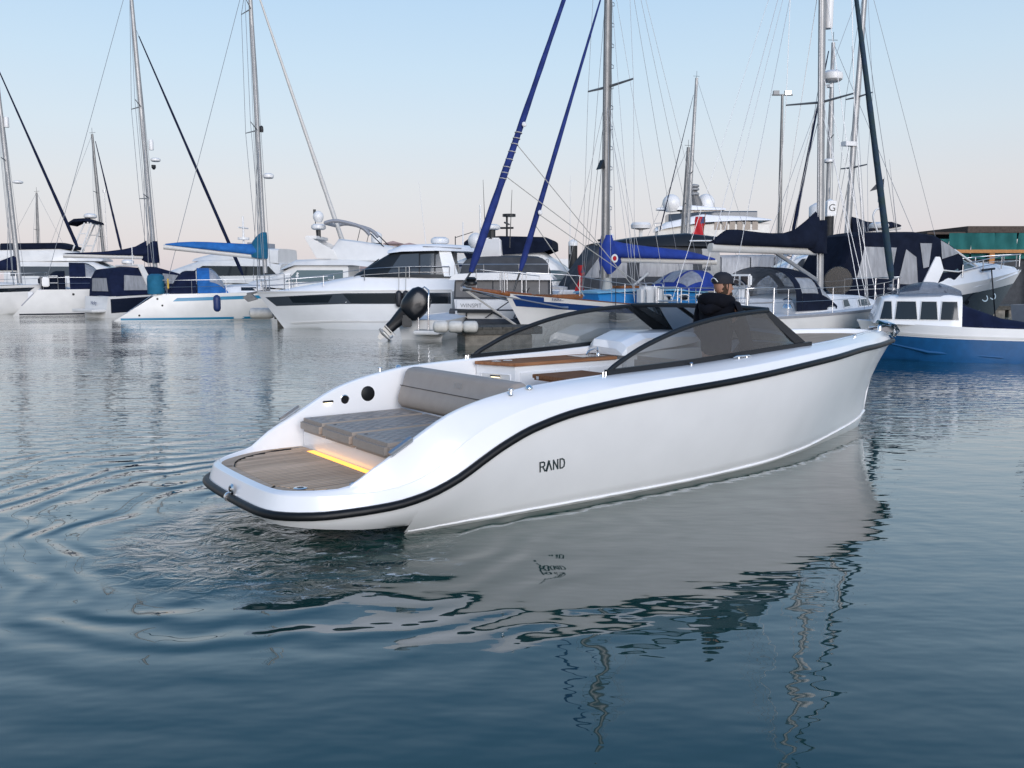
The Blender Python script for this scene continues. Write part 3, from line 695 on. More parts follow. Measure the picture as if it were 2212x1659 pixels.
# ---------------------------------------------------------------- boat builders
class Hull:
    def __init__(s,L,B,zs,zb,stern=.8,full=.42,rake=.6,tr=0.,draft=.35,flare=.82,bowp=2.2,dip=.0,bowflare=.35):
        s.__dict__.update(locals())
    def b(s,u):
        if u<=s.full: return s.B/2*lerp(s.stern,1,math.sin(math.pi/2*u/s.full))
        t=(u-s.full)/(1-s.full);return s.B/2*max(0,1-t**s.bowp)
    def zsh(s,u): return s.zs+(s.zb-s.zs)*u**1.6-s.dip*math.sin(math.pi*u)
    def wl(s,u): return s.flare if u<.5 else lerp(s.flare,s.bowflare,((u-.5)/.5)**1.3)
    def xs(s,z): return s.tr*max(0,z)/s.zs
    def xb(s,z): return s.L-s.rake*(1-max(-.3,min(1,z/s.zb)))
    def pt(s,u,v,off=0.):
        b=s.b(u)
        if v>=0: z=v*s.zsh(u);y=b*lerp(s.wl(u),1,v**.8)
        else: z=v*s.draft*(1-u**5*.8);y=b*s.wl(u)*(1-v*v)
        return Vector((lerp(s.xs(z),s.xb(z),u),y+off,z))
    def sf(s,x,z,off=.006,side=1):
        u=(x-s.xs(z))/(s.xb(z)-s.xs(z));u=max(0,min(.999,u));v=max(0,z/s.zsh(u));return Vector((x,side*(s.b(u)*lerp(s.wl(u),1,v**.8)+off),z))
    def build(s,parent,m,deck=None,name='hull',decko=.0,deckend=1.):
        us=[i/26 for i in range(27)];us=us[:-1]+[.985,.997,1.];vs_=[-1,-.5,0,.08,.25,.5,.75,.93,1]
        rows=[[s.pt(u,v) for v in vs_] for u in us]
        g=G().grid(rows).grid(mirror(rows));n=len(vs_)
        tr_=[s.pt(0,v) for v in vs_];g.add(tr_+[Vector((p.x,-p.y,p.z)) for p in reversed(tr_)],[tuple(range(2*n))])
        h=g.out(name,m,parent,True,30)
        if deck:
            rws=[]
            for u in us[:-1]:
                if u>deckend: break
                e=s.pt(u,1);rws.append([Vector((e.x,e.y*t,e.z-.03-decko+.05*(1-t*t))) for t in (-.985,-.6,0,.6,.985)])
            G().grid(rws).out('deck',deck,parent,True)
        return h
    def strip(s,parent,name,m,top,bot,side,off=.006,n=14):
        """patch on the hull side between two x-z polylines"""
        def res(pl):
            out=[]
            for i in range(n+1):
                t=i/n*(len(pl)-1);k=min(int(t),len(pl)-2);f=t-k;out.append((lerp(pl[k][0],pl[k+1][0],f),lerp(pl[k][1],pl[k+1][1],f)))
            return out
        a=res(top);b=res(bot);rows=[]
        for k in range(4): rows.append([s.sf(lerp(p[0],q[0],k/3),lerp(p[1],q[1],k/3),off,side) for p,q in zip(a,b)])
        return G().grid(rows).out(name,m,parent,True)
    def band(s,parent,name,m,v0,v1,u0=0,u1=.995,off=.006,n=30,rel=True):
        for side in (-1,1):
            rows=[]
            for k in range(3):
                v=lerp(v0,v1,k/2);r=[]
                for i in range(n+1):
                    p=s.pt(lerp(u0,u1,i/n),v,off);r.append((p.x,side*p.y,p.z))
                rows.append(r)
            G().grid(rows).out(name,m,parent,True)
class Cab:
    """lofted superstructure or canvas: sections (x, half width bottom, z bottom, half width top, z top)"""
    def __init__(s,secs,r=.08): s.s=secs;s.r=r;s.xsn=[q[0] for q in secs]
    def at(s,x):
        if not hasattr(s,'cols'): s.cols=[[q[k] for q in s.s] for k in range(5)]
        q=s.s
        if x<=q[0][0]: return q[0]
        for a,b in zip(q,q[1:]):
            if x<=b[0]:
                t=(x-a[0])/max(b[0]-a[0],1e-6);return tuple(lerp(i,j,t) for i,j in zip(a,b))
        return q[-1]
    def ring(s,q):
        x,wb,zb,wt,zt=q;h=max(zt-zb,.01);r=min(s.r,h*.45,wt*.45)
        def sid(z): return lerp(wb,wt,(z-zb)/h)
        pts=[(wb,zb),(sid(zt-r),zt-r),(wt-r*.3,zt-r*.28),(wt-r*1.1,zt),(wt*.5,zt+.02*wt),(0,zt+.03*wt)]
        return [Vector((x,y,z)) for y,z in pts]+[Vector((x,-y,z)) for y,z in reversed(pts[:-1])]
    def build(s,parent,name,m,angle=38,sub=3):
        secs=[]
        for a,b in zip(s.s,s.s[1:]):
            for k in range(sub): t=k/sub;secs.append(tuple(lerp(i,j,t) for i,j in zip(a,b)))
        secs.append(s.s[-1])
        rows=[s.ring(q) for q in secs];g=G().grid(rows);n=len(rows[0])
        g.add(rows[0],[tuple(range(n))]);g.add(rows[-1],[tuple(range(n))])
        return g.out(name,m,parent,True,angle)
    def side(s,x,z,off=.008,sd=1):
        q=s.at(x);h=max(q[4]-q[2],.01);return Vector((x,sd*(lerp(q[1],q[3],(z-q[2])/h)+off),z))
    def win(s,parent,name,m,poly,sides=(-1,1),off=.010,n=5):
        """window on the side walls: poly = x-z quad (bottom aft, bottom fwd, top fwd, top aft)"""
        o=None
        for sd in sides:
            rows=[]
            for i in range(n+1):
                t=i/n;lo=[lerp(poly[0][k],poly[1][k],t) for k in (0,1)];hi=[lerp(poly[3][k],poly[2][k],t) for k in (0,1)]
                rows.append([s.side(lerp(lo[0],hi[0],j/4),lerp(lo[1],hi[1],j/4),off,sd) for j in range(5)])
            o=G().grid(rows).out(name,m,parent,True)
        return o
    def top(s,parent,name,m,x0,x1,y0,y1,off=.012,n=5):
        """patch lying on the top/raked front face, y as fraction of half width"""
        rows=[]
        for i in range(n+1):
            q=s.at(lerp(x0,x1,i/n));r=min(s.r,(q[4]-q[2])*.45,q[3]*.45);w=q[3]-r
            rows.append([(q[0],w*lerp(y0,y1,j/4),q[4]+.03*q[3]*(1-abs(lerp(y0,y1,j/4))**2)+off) for j in range(5)])
        return G().grid(rows).out(name,m,parent,True)
    def back(s,parent,name,m,y0,y1,z0,z1,i=0,off=-.012):
        q=s.s[i];h=q[4]-q[2];f=lambda y,z:(q[0]+off,y*lerp(q[1],q[3],(z-q[2])/h),z)
        return G().add([f(y0,z0),f(y1,z0),f(y1,z1),f(y0,z1)],[(0,1,2,3)]).out(name,m,parent)
def radar(name,p,r,h,parent,m=None): return G().lathe([(r*.7,0),(r*.95,h*.18),(r,h*.45),(r*.95,h*.75),(r*.6,h)],16,p).out(name,m or WHITEP,parent,True,40)
def dome(name,p,r,parent,m=None):
    return G().lathe([(r*.6,0),(r*.75,r*.25)]+[(r*math.cos(t),r*.9+r*math.sin(t)) for t in (-.4,0,.35,.7,1.05,1.35,1.55)],14,p).out(name,m or WHITEP,parent,True,50)
def fender(name,p,r,h,m,parent=None,cap=None):
    o=G().lathe([(r*.25,0),(r*.8,h*.06),(r,h*.16),(r,h*.84),(r*.75,h*.94),(r*.25,h)],12,p).out(name,m,parent,True,50)
    return o
def rails(parent,pts,h,r=.013,name='guard_rail',mid=True,m=None,every=1):
    """stanchions on pts with one or two rails"""
    m=m or STEEL;up=[Vector(p)+Vector((0,0,h)) for p in pts]
    g=G().tube(smoothpath(up,3),r,6)
    for i,(a,b) in enumerate(zip(pts,up)):
        if i%every==0: g.tube([a,b],r,6)
    if mid: g.tube([Vector(p)+Vector((0,0,h*.5)) for p in pts],r*.7,5)
    return g.out(name,m,parent,True,60)
def wires(parent,segs,r=.008,m=None,name='rigging'):
    o=None
    for a,b in segs: o=G().tube([a,b],r,4,False).out(name,m or WIRE,parent)
    return o
def mast(parent,p0,p1,r,m,spreads=(),mastname='mast',sweep=-.25):
    """mast from p0 to p1, spreaders at fractions with half widths; returns tips"""
    p0=Vector(p0);p1=Vector(p1)
    mo=G().tube([p0,p0.lerp(p1,.6),p1],[r,r,r*.75],10,flat=.72).out(mastname,m,parent,True,60)
    tips=[]
    for f,w in spreads:
        c=p0.lerp(p1,f);tt=[]
        for sd in (-1,1):
            t=c+Vector((sweep*w,sd*w,.06*w));G().tube([c,t],[r*.32,r*.2],6,flat=.6).out('spreader',ALUD,mo);tt.append(t)
        tips.append(tt)
    return mo,tips
def rigging(parent,p0,p1,tips,chain,r=.008,fore=None,aft=None,m=None):
    """shrouds from chainplates (y mirrored) over the spreader tips to the masthead, plus fore and aft stays"""
    p0=Vector(p0);p1=Vector(p1)
    for k,sd in enumerate((-1,1)):
        c=Vector((chain[0],sd*chain[1],chain[2]));prev=c
        for i,t in enumerate(tips):
            G().tube([prev,t[k]],r,4,False).out('shroud',m or WIRE,parent)
            low=p0.lerp(p1,min(.97,((t[k].z-p0.z)/(p1.z-p0.z))-.02))
            G().tube([c+Vector((.0,0,0)),low],r,4,False).out('shroud',m or WIRE,parent)
            prev=t[k]
        G().tube([prev,p1],r,4,False).out('shroud',m or WIRE,parent)
        G().tube([c+Vector((-.35,0,0)),p0.lerp(p1,.45)],r,4,False).out('shroud',m or WIRE,parent)
    if fore: G().tube([fore,p1],r,4,False).out('forestay',m or WIRE,parent)
    if aft: G().tube([aft,p1],r,4,False).out('backstay',m or WIRE,parent)
    # halyards hanging beside the mast
    G().tube([p0+Vector((.25,.1,.3)),p1+Vector((.06,.02,-.2))],r*.8,4,False).out('halyard',m or WIRE,parent)
    G().tube([p0+Vector((-.3,-.1,.3)),p1+Vector((-.06,-.02,-.4))],r*.8,4,False).out('halyard',m or WIRE,parent)
def boomcover(parent,fr,a,b,mastx,m,hts,spar=.07,sparmat=None,wob=.02,drop=0.,name='sail_cover',slope=None):
    """boom spar from a (aft end) to b (at the mast) and the folded sail under its cover; hts = heights above the spar along it"""
    a=Vector(a);b=Vector(b);bo=G().tube([a,b],spar,10,flat=.8).out('boom',sparmat or MASTW,parent,True,60)
    rows=[];n=len(hts)
    rs=random.Random(int(abs(a.x*1000))+n)
    for i,(h,w) in enumerate(hts):
        c=a.lerp(b,.02+.98*i/(n-1))+Vector((0,0,spar*.75))
        rows.append([c+Vector((0,y*w+rs.uniform(-wob,wob),z)) for y,z in ((-.8,-drop),(-1,h*.25),(-.85,h*.55),(-.4,h*.88),(0,h),(.4,h*.88),(.85,h*.55),(1,h*.25),(.8,-drop),(0,-drop-.02))])
    g=G().grid(rows,True);k=10;g.f.append(tuple(range(k)));g.f.append(tuple(len(g.v)-k+i for i in range(k)))
    c=g.out(name,m,parent,True,70);return bo,c
def wrap(parent,fr,name,m,secs,w=.2):
    """canvas wrapped round the mast: sections (u left, u right, v) measured on the centre plane"""
    rows=[]
    for ul,ur,v in secs:
        p=fr.P(ul,v);q=fr.P(ur,v);c=(p+q)/2;h=(q.x-p.x)/2
        rows.append([c+Vector((math.cos(t)*abs(h),math.sin(t)*min(w,abs(h)+.05),0)) for t in [2*math.pi*k/14 for k in range(14)]])
    g=G().grid(rows,True);g.f.append(tuple(range(14)));g.f.append(tuple(len(g.v)-14+i for i in range(14)))
    return g.out(name,m,parent,True,70)
def furled(parent,p0,p1,r,m,name='furled_headsail',top=.97,bot=.03):
    p0=Vector(p0);p1=Vector(p1);rs=random.Random(int(p0.x*997)%1000)
    fr_=[bot+(top-bot)*i/28 for i in range(29)]
    pts=[p0.lerp(p1,f) for f in fr_];rad=[r*(.55 if i==0 else (1.0-.72*(i/28)**1.2)*(1+rs.uniform(-.07,.07))) for i in range(29)]
    o=G().tube(pts,rad,9).out(name,m,parent,True,70)
    G().tube([p0,p1],.012,4,False).out('forestay',WIRE,parent)
    return o
def hood(parent,x0,x1,w,z0,h,m,win=None,name='sprayhood',rev=False,nx=9):
    """arched canvas hood, high at x0 and sloping down to x1"""
    rows=[]
    for i in range(nx):
        t=i/(nx-1);x=lerp(x0,x1,t);hh=h*(1-.02*t) if t<.35 else h*(1-((t-.35)/.65)**2*.92)
        rows.append([Vector((x,w*math.cos(a)*(1 if abs(math.cos(a))<.8 else 1),z0+hh*math.sin(a)**.55 if 0<a<math.pi else z0)) for a in [math.pi*k/14 for k in range(15)]])
    o=G().grid(rows).out(name,m,parent,True,60)
    if win:
        for k0,k1 in ((1,5),(5.6,8.4),(9,13)):
            rws=[]
            for i in (3.2,4,5,6,7):
                t=i/(nx-1);x=lerp(x0,x1,t);hh=h*(1-.02*t) if t<.35 else h*(1-((t-.35)/.65)**2*.92)
                rws.append([Vector((x+.012*(1 if x1>x0 else -1),(w+.012)*math.cos(a),z0+(hh+.012)*math.sin(a)**.55)) for a in [math.pi*lerp(k0,k1,q/5)/14 for q in range(6)]])
            G().grid(rws).out('hood_window',win,o,True)
    return o
def oval(parent,name,m,c,xd,yd,rx,ry,n=18,p=3.):
    c=Vector(c);xd=Vector(xd).normalized();yd=Vector(yd).normalized();vs_=[]
    for i in range(n):
        t=2*math.pi*i/n;ct,st=math.cos(t),math.sin(t)
        vs_.append(c+xd*rx*math.copysign(abs(ct)**(2/p),ct)+yd*ry*math.copysign(abs(st)**(2/p),st))
    return G().add(vs_,[tuple(range(n))]).out(name,m,parent)

def hood2(parent,x0,x1,w,z0,h,m,name='sprayhood'):
    """sprayhood of clear panels between canvas bands"""
    def pt(t,a,o=0.):
        hh=h*(1-.04*t) if t<.4 else h*(.984-((t-.4)/.6)**1.8*.92)
        return Vector((lerp(x0,x1,t),(w*(1-.12*t)+o)*math.cos(a),z0+(hh+o)*max(0,math.sin(a))**.6))
    def patch(t0,t1,a0,a1,o,nm,mm,par,n=8,k=14): return G().grid([[pt(lerp(t0,t1,i/n),math.pi*lerp(a0,a1,j/k),o) for j in range(k+1)] for i in range(n+1)]).out(nm,mm,par,True)
    base=patch(0,1,0,1,0.,name,VINYL,parent,14,24)
    patch(0,.13,0,1,.014,'hood_hem',m,base);patch(.13,.52,.22,.78,.014,'hood_roof',m,base);patch(.50,.58,0,1,.016,'hood_strap',m,base);patch(.92,1.,0,1,.014,'hood_skirt',m,base)
    for q in (.36,.64): patch(.58,.92,q-.03,q+.03,.014,'hood_strap',m,base)
    for q in (.0,.93): patch(.13,.92,q,q+.07,.014,'hood_skirt',m,base)
    return base
# ---------------------------------------------------------------- moored boats, left to right
# --- white yacht with teal stripe
fr=Frame(-18.45,41.4,20);S=boatthing('sailing_yacht','white sailing yacht with teal stripe along its hull and bright blue boom cover',fr)
H=Hull(11.6,3.5,1.22,1.5,stern=.72,rake=1.3,tr=1.9,draft=.4,flare=.80,bowp=2.0)
H.build(S,GEL2,GEL3)
H.strip(S,'hull_stripe',STRIPET,[(2.75,1.04),(10.6,1.28)],[(2.55,.88),(10.4,1.12)],-1)
H.strip(S,'boot_stripe',STRIPET,[(.3,.13),(9.9,.16)],[(.3,.03),(9.9,.04)],-1)
for x,z in ((2.1,.70),(1.1,.25),(1.9,1.0)): oval(S,'skin_fitting',BLACK,H.sf(x,z,.012,-1),(1,0,0),(0,0,1),.045,.045)
cb_=Cab([(4.6,1.15,1.2,1.0,1.45),(5.4,1.15,1.22,.95,1.62),(8.0,.9,1.3,.7,1.62),(9.3,.45,1.4,.3,1.48)],.1);cb_.build(S,'coachroof',GEL3)
for a,b in ((5.6,6.3),(6.6,7.2),(7.4,8.0)): cb_.win(S,'coachroof_window',DGLASS,[(a,1.36),(b,1.36),(b,1.52),(a,1.52)])
m0=fr.P(573,590);m1=fr.P(541,0);mt=m0+(m1-m0)*1.12
mo,tips=mast(S,m0,mt,.115,ALU,((.475,1.75),(.865,1.4)))
rigging(S,m0,mt,tips,(m0.x-.15,1.55,1.3),.012,fore=None,aft=(2.2,0,1.3))
bw=fr.P(745,572);furled(S,(11.3,0,1.65),mt,.13,MASTW)
radar('radar',fr.P(575,386)+Vector((.1,-.1,0)),.26,.24,mo);G().lathe([(.09,0),(.1,.1),(.09,.25),(.04,.3)],10,m0.lerp(mt,.47)+Vector((.18,0,0))).out('steaming_light',FRAME,mo)
ba=fr.P(353,533);bb=fr.P(566,556);boomcover(S,fr,ba,bb,0,BLUE2,[(.06,.06),(.20,.13),(.30,.16),(.36,.18),(.40,.19),(.44,.2),(.48,.21),(.6,.24)],.125)
wrap(S,fr,'mast_cover',TEALC,[(565,576,502),(556,577,508),(545,578,522),(540,579,540),(541,579,556),(556,578,559)],.24)
hood(S,fr.P(426,600,-1.2).x,fr.P(492,615,-1.2).x,1.25,1.25,1.18,BLUE2,VINYL)
hood(S,fr.P(424,612,-1.2).x,fr.P(364,612,-1.2).x,1.2,1.2,1.1,NAVY,None,'cockpit_cover')
rails(S,[(2.0,-1.25,1.2),(2.3,-1.35,1.22),(3.4,-1.6,1.24),(4.9,-1.68,1.26),(6.5,-1.68,1.3),(8,-1.45,1.36),(9.4,-1.0,1.42),(10.6,-.45,1.48)],.62,.014)
rails(S,[(2.0,1.25,1.2),(3.4,1.6,1.24),(4.9,1.68,1.26),(6.5,1.68,1.3),(8,1.45,1.36),(9.4,1.0,1.42),(10.6,.45,1.48)],.62,.014)
rails(S,[(10.3,-.62,1.47),(11.3,-.12,1.5),(11.3,.12,1.5),(10.3,.62,1.47)],.65,.018,'pulpit')
rails(S,[(2.3,-1.35,1.22),(1.95,-1.1,1.2),(1.9,0,1.2),(1.95,1.1,1.2),(2.3,1.35,1.22)],.65,.018,'pushpit')
G().lathe([(.36,0),(.38,.1),(.38,.68),(.35,.84),(.2,.92)],16,(fr.P(337,620,-1.1).x,-1.1,1.22)).out('covered_locker',TEALC,S,True,50)
G().box((2.35,-1.42,1.45),(2.42,-1.2,1.95)).out('horseshoe_buoy',mat('buoy_yellow',(.55,.38,.05),.7),S,bevel=.03)
g=G()
for y in (-.35,.35): g.tube([(.25,y,.15),(1.7,y,1.2),(1.75,y,1.9)],.02,6)
for i in range(5): t=i/4;g.tube([(.35+1.3*t,-.35,.24+.92*t),(.35+1.3*t,.35,.24+.92*t)],.016,6)
g.out('boarding_ladder',STEEL,S,True,60)
G().tube([(10.6,-.1,1.6),(11.7,-.05,1.15)],.05,6).tube([(11.5,-.05,1.3),(11.8,-.05,.95),(11.5,-.2,.85)],.04,6).out('anchor',GALV,S)
# --- yacht behind it (white, dark dashes on the hull)
fr=Frame(-26.6,47.6,26);S=boatthing('sailing_yacht','white sailing yacht with navy hood and short dark dashes on its hull, far left',fr)
H=Hull(12.4,3.8,1.35,1.6,stern=.80,rake=1.2,tr=1.25,draft=.4,flare=.80,bowp=2.0);H.build(S,GEL2,GEL3)
for a,b,z in ((5.3,6.2,.98),(6.35,6.6,1.0),(6.75,8.2,1.02)): H.strip(S,'hull_dash',HULLNAVY,[(a+.25,z+.12),(b+.2,z+.12)],[(a,z-.02),(b,z)],-1,n=3)
H.strip(S,'boot_stripe',HULLNAVY,[(.3,.10),(10.6,.12)],[(.3,.02),(10.6,.03)],-1)
oval(S,'hull_fitting',BLACK,H.sf(2.9,1.1,.012,-1),(1,0,0),(0,0,1),.06,.06)
# scooped transom step
G().prism([(.42,-.55,.48),(.42,.55,.48),(1.0,.55,1.1),(1.0,-.55,1.1)],(-.05,0,.03)).out('transom_recess',LGREY,S)
G().box((.72,-.22,.75),(.95,.22,1.22)).out('boarding_gate',GEL3,S)
m0=fr.P(336,585);m1=fr.P(284,0);mt=m0+(m1-m0)*1.08
mo,tips=mast(S,m0,mt,.13,ALU,((.255,1.6),(.57,1.6)));rigging(S,m0,mt,tips,(m0.x-.15,1.75,1.4),.013,aft=(1.5,0,1.4))
fh=fr.P(292,60);fb=Vector((12.1,0,1.7));furled(S,fb,fh,.11,NAVY)
radar('radar',fr.P(330,349)+Vector((.15,0,0)),.27,.2,mo);G().lathe([(.12,0),(.13,.05),(.13,.5),(.11,.56)],10,fr.P(322,324)+Vector((.12,0,0))).out('radar_reflector',WHITEP,mo,True,50)
G().lathe([(.05,0),(.12,.1),(.12,.25)],8,fr.P(326,366)+Vector((.15,0,0))).out('deck_light',FRAME,mo)
boomcover(S,fr,fr.P(136,552),fr.P(318,556),0,NAVY,[(.05,.05),(.08,.10),(.12,.12),(.16,.14),(.24,.16),(.34,.18),(.5,.22),(.85,.26)],.12)
wrap(S,fr,'mast_cover',NAVY,[(328,340,521),(318,341,530),(308,343,545),(306,345,562),(318,344,568)],.24)
hood(S,fr.P(150,600,-1.3).x,fr.P(214,600,-1.3).x+.5,1.4,1.35,1.45,NAVY,VINYL)
hood(S,fr.P(140,610,-1.3).x,fr.P(90,610,-1.3).x,1.35,1.35,1.0,NAVY2,None,'cockpit_cover')
rails(S,[(1.5,-1.5,1.35),(2.6,-1.6,1.37),(4.2,-1.8,1.38),(6,-1.85,1.42),(8,-1.6,1.48),(10,-1.0,1.54)],.62,.014)
rails(S,[(2.2,-1.6,1.36),(1.4,-1.4,1.35),(1.35,-.5,1.35)],.7,.018,'pushpit');rails(S,[(2.2,1.6,1.36),(1.4,1.4,1.35),(1.35,.5,1.35)],.7,.018,'pushpit')
G().box((1.45,-1.62,1.5),(1.8,-1.46,2.0)).out('life_raft',WHITEP,S,bevel=.05)
ou=G().box((1.2,.55,1.6),(1.55,.95,2.0)).out('stowed_outboard',NAVY2,S,bevel=.06);G().tube([(1.38,.75,1.6),(1.3,.75,1.0)],.07,8).out('outboard_leg',FRAME,ou)
# --- small motor cruiser with navy tent
fr=Frame(-20.9,44.6,50);S=boatthing('motor_cruiser','small white motor cruiser with navy tent canopy and navy hull side between two yachts',fr)
H=Hull(7.8,2.7,1.05,1.5,stern=.92,rake=1.0,tr=.15,draft=.3,flare=.86);H.build(S,GEL2,GEL3)
H.strip(S,'hull_panel',HULLNAVY,[(.25,.92),(6.5,1.25)],[(.3,.22),(6.2,.5)],-1)
G().box((-.62,-1.1,.28),(.05,1.1,.42)).out('swim_platform',GEL2,S,bevel=.03)
T_=Cab([(.35,1.22,1.02,1.0,2.0),(.6,1.28,1.05,1.08,2.38),(1.6,1.3,1.1,1.1,2.5),(2.6,1.3,1.15,1.1,2.42)],.22);T_.build(S,'tent',NAVY)
T_.back(S,'tent_window',VINYL,-.75,.75,1.3,1.95)
T_.win(S,'tent_window',VINYL,[(.95,1.35),(2.35,1.35),(2.15,2.05),(1.05,2.1)])
A_=Cab([(2.5,1.28,1.2,1.1,2.44),(2.9,1.28,1.2,1.1,2.52),(4.2,1.2,1.25,1.0,2.2),(4.9,1.05,1.3,.8,1.7)],.2);A_.build(S,'forward_canopy',NAVY)
A_.win(S,'canopy_window',VINYL,[(3.0,1.7),(4.5,1.6),(4.0,2.1),(3.1,2.2)])
G().prism([(2.3,-1.33,1.2),(2.7,-1.33,1.2),(2.05,-1.2,2.62),(1.75,-1.2,2.62)],(0,.1,0)).prism([(2.3,1.33,1.2),(2.7,1.33,1.2),(2.05,1.2,2.62),(1.75,1.2,2.62)],(0,-.1,0)).box((1.75,-1.2,2.55),(2.05,1.2,2.64)).out('radar_arch',GEL2,S,bevel=.02)
radar('radar',(1.9,.1,2.66),.3,.24,S);G().tube([(1.9,-.4,2.6),(1.9,-.4,3.6)],.02,6).tube([(1.9,-.55,3.1),(1.9,-.25,3.1)],.015,6).out('light_mast',WHITEP,S)
textmesh('boat_name','Nicky',.26,FENDN,S,textframe((-.02,0,.72),(0,-1,0),(-1,0,.1)))
# --- motor boat at the left edge
fr=Frame(-34.5,47.5,14);S=boatthing('motor_cruiser','white motor boat with dark window band at the left edge behind the yacht stern',fr)
H=Hull(9.2,3.0,1.35,1.65,stern=.9,rake=1.3,draft=.3);H.build(S,GEL2,GEL3)
H.strip(S,'window_band',DGLASS,[(1.5,1.25),(8.4,1.45)],[(1.5,.85),(8.0,1.12)],-1);H.strip(S,'rubbing_band',HULLNAVY,[(.2,.72),(8.2,1.0)],[(.2,.66),(8.1,.95)],-1)
C_=Cab([(2.2,1.3,1.4,1.1,2.3),(3.0,1.3,1.4,1.1,2.55),(4.6,1.25,1.45,1.0,2.5),(6.2,1.0,1.55,.8,1.75),(7.6,.6,1.6,.4,1.68)],.15);C_.build(S,'cabin',GEL2)
C_.win(S,'cabin_window',MGLASS,[(2.6,1.75),(4.7,1.75),(4.5,2.35),(2.8,2.35)]);C_.top(S,'windscreen',MGLASS,4.8,6.0,-.9,.9)
rails(S,[(4.5,-1.45,1.5),(6,-1.25,1.55),(7.6,-.8,1.6),(8.9,-.2,1.65),(8.9,.2,1.65)],.6,.016)
# --- big flybridge behind the left yachts
fr=Frame(-33.5,58,8);S=boatthing('flybridge_yacht','white flybridge motor yacht with black rolled cover on top behind the left yachts',fr)
H=Hull(12.5,4.0,1.5,2.0,stern=.92,rake=1.6);H.build(S,GEL2,GEL3)
C_=Cab([(1.2,1.7,1.4,1.6,3.0),(3,1.75,1.5,1.6,3.1),(6.5,1.7,1.6,1.5,3.0),(8.6,1.3,1.8,1.1,2.1),(10,.8,1.9,.5,2.0)],.2);C_.build(S,'saloon',GEL2)
C_.win(S,'saloon_window',MGLASS,[(1.6,2.1),(6.6,2.1),(6.3,2.7),(1.6,2.7)]);C_.top(S,'windscreen',MGLASS,6.7,8.3,-.9,.9)
F_=Cab([(.6,1.55,3.0,1.5,3.75),(4.5,1.6,3.05,1.5,3.85),(7.0,1.2,3.05,1.0,3.2)],.12);F_.build(S,'flybridge',GEL2);Cab([(1.0,1.5,3.72,1.4,4.15),(4.4,1.55,3.82,1.45,4.2),(5.2,1.3,3.8,1.1,3.95)],.12).build(S,'flybridge_cover',NAVY2)
g=G()
for y in (-1.0,1.0): g.tube([(5.0,y,3.4),(6.0,y,5.5)],.05,6).tube([(5.6,y,3.4),(6.4,y,5.5)],.05,6).tube([(5.3,y,4.1),(5.9,y,4.1)],.04,6).tube([(5.6,y,4.8),(6.2,y,4.8)],.04,6)
g.tube([(6.2,-1.05,5.5),(6.2,1.05,5.5)],.05,6);ar=g.out('radar_arch',GEL2,S)
Cab([(4.9,1.0,5.35,.9,5.5),(5.3,1.05,5.55,.95,5.75),(6.0,1.05,5.6,.95,5.8),(6.6,1.0,5.45,.9,5.6)],.1).build(S,'bimini',NAVY2);radar('radar',(6.0,.2,5.85),.4,.3,S);G().tube([(7.0,0,3.4),(7.0,0,7.6)],.025,5).lathe([(.09,0),(.09,.18)],8,(7.0,0,7.5)).out('aerial',STEEL,S)
# --- dark-windowed flybridge behind the blue boom
fr=Frame(-18.5,62,170);S=boatthing('flybridge_yacht','white flybridge yacht with long curved dark windows behind the blue boom',fr)
H=Hull(13,4.2,1.6,2.1,stern=.9,rake=1.6);H.build(S,GEL2,GEL3)
C_=Cab([(-3.4,1.8,1.6,1.7,2.9),(-1.5,1.85,1.6,1.7,3.3),(2.5,1.8,1.7,1.6,3.2),(6.0,1.4,1.9,1.1,2.2),(8,.8,2.0,.5,2.1)],.3);C_.build(S,'saloon',GEL2);C_.win(S,'saloon_window',DGLASS,[(-3.2,2.15),(3.6,2.1),(2.2,2.8),(-2.6,2.75)])
F_=Cab([(-3.2,1.6,2.95,1.5,3.9),(0,1.6,3.2,1.5,4.0),(3.2,1.3,3.1,1.0,3.3)],.15);F_.build(S,'flybridge',GEL2);G().box((-1.6,-1.5,4.0),(-1.0,1.5,4.35)).out('arch',LGREY,S)
G().tube([(0,0,3.9),(0,0,6.2)],.06,6).tube([(0,-.7,5.4),(0,.7,5.4)],.05,6).lathe([(.4,0),(.4,.15)],12,(0,0,4.6)).out('radar_mast',WHITEP,S)
# --- white flybridge with raked fin and grey bimini behind the black-banded cruiser
fr=Frame(-7.5,44,178);S=boatthing('flybridge_yacht','white flybridge motor yacht with raked fin and rolled grey bimini beside the white-capped pile',fr);S.scale=(.85,.9,.93)
H=Hull(11,3.6,1.4,1.9,stern=.9,rake=1.5);H.build(S,GEL2,GEL3)
C_=Cab([(.3,1.5,1.4,1.45,2.9),(1.5,1.55,1.45,1.45,2.95),(3.2,1.5,1.5,1.4,2.88),(4.6,1.35,1.6,1.2,2.2),(6.2,.9,1.8,.6,1.9)],.2);C_.build(S,'saloon',GEL2);C_.win(S,'saloon_window',GGLASS,[(.6,1.9),(3.9,1.9),(3.2,2.5),(.6,2.5)]);C_.top(S,'windscreen',GGLASS,3.25,4.5,-.95,.95)
Cab([(-1.5,1.65,2.6,1.5,2.95),(0,1.7,2.75,1.5,3.1),(3.3,1.6,2.75,1.4,3.02),(4.2,1.3,2.5,1.1,2.6)],.2).build(S,'flybridge_floor',GEL2)
F_=Cab([(-2.2,1.45,2.95,1.3,3.7),(0,1.5,3.0,1.35,4.0),(.9,1.4,3.0,1.25,4.1),(1.3,1.4,3.0,1.3,3.6)],.2);F_.build(S,'flybridge',GEL2)
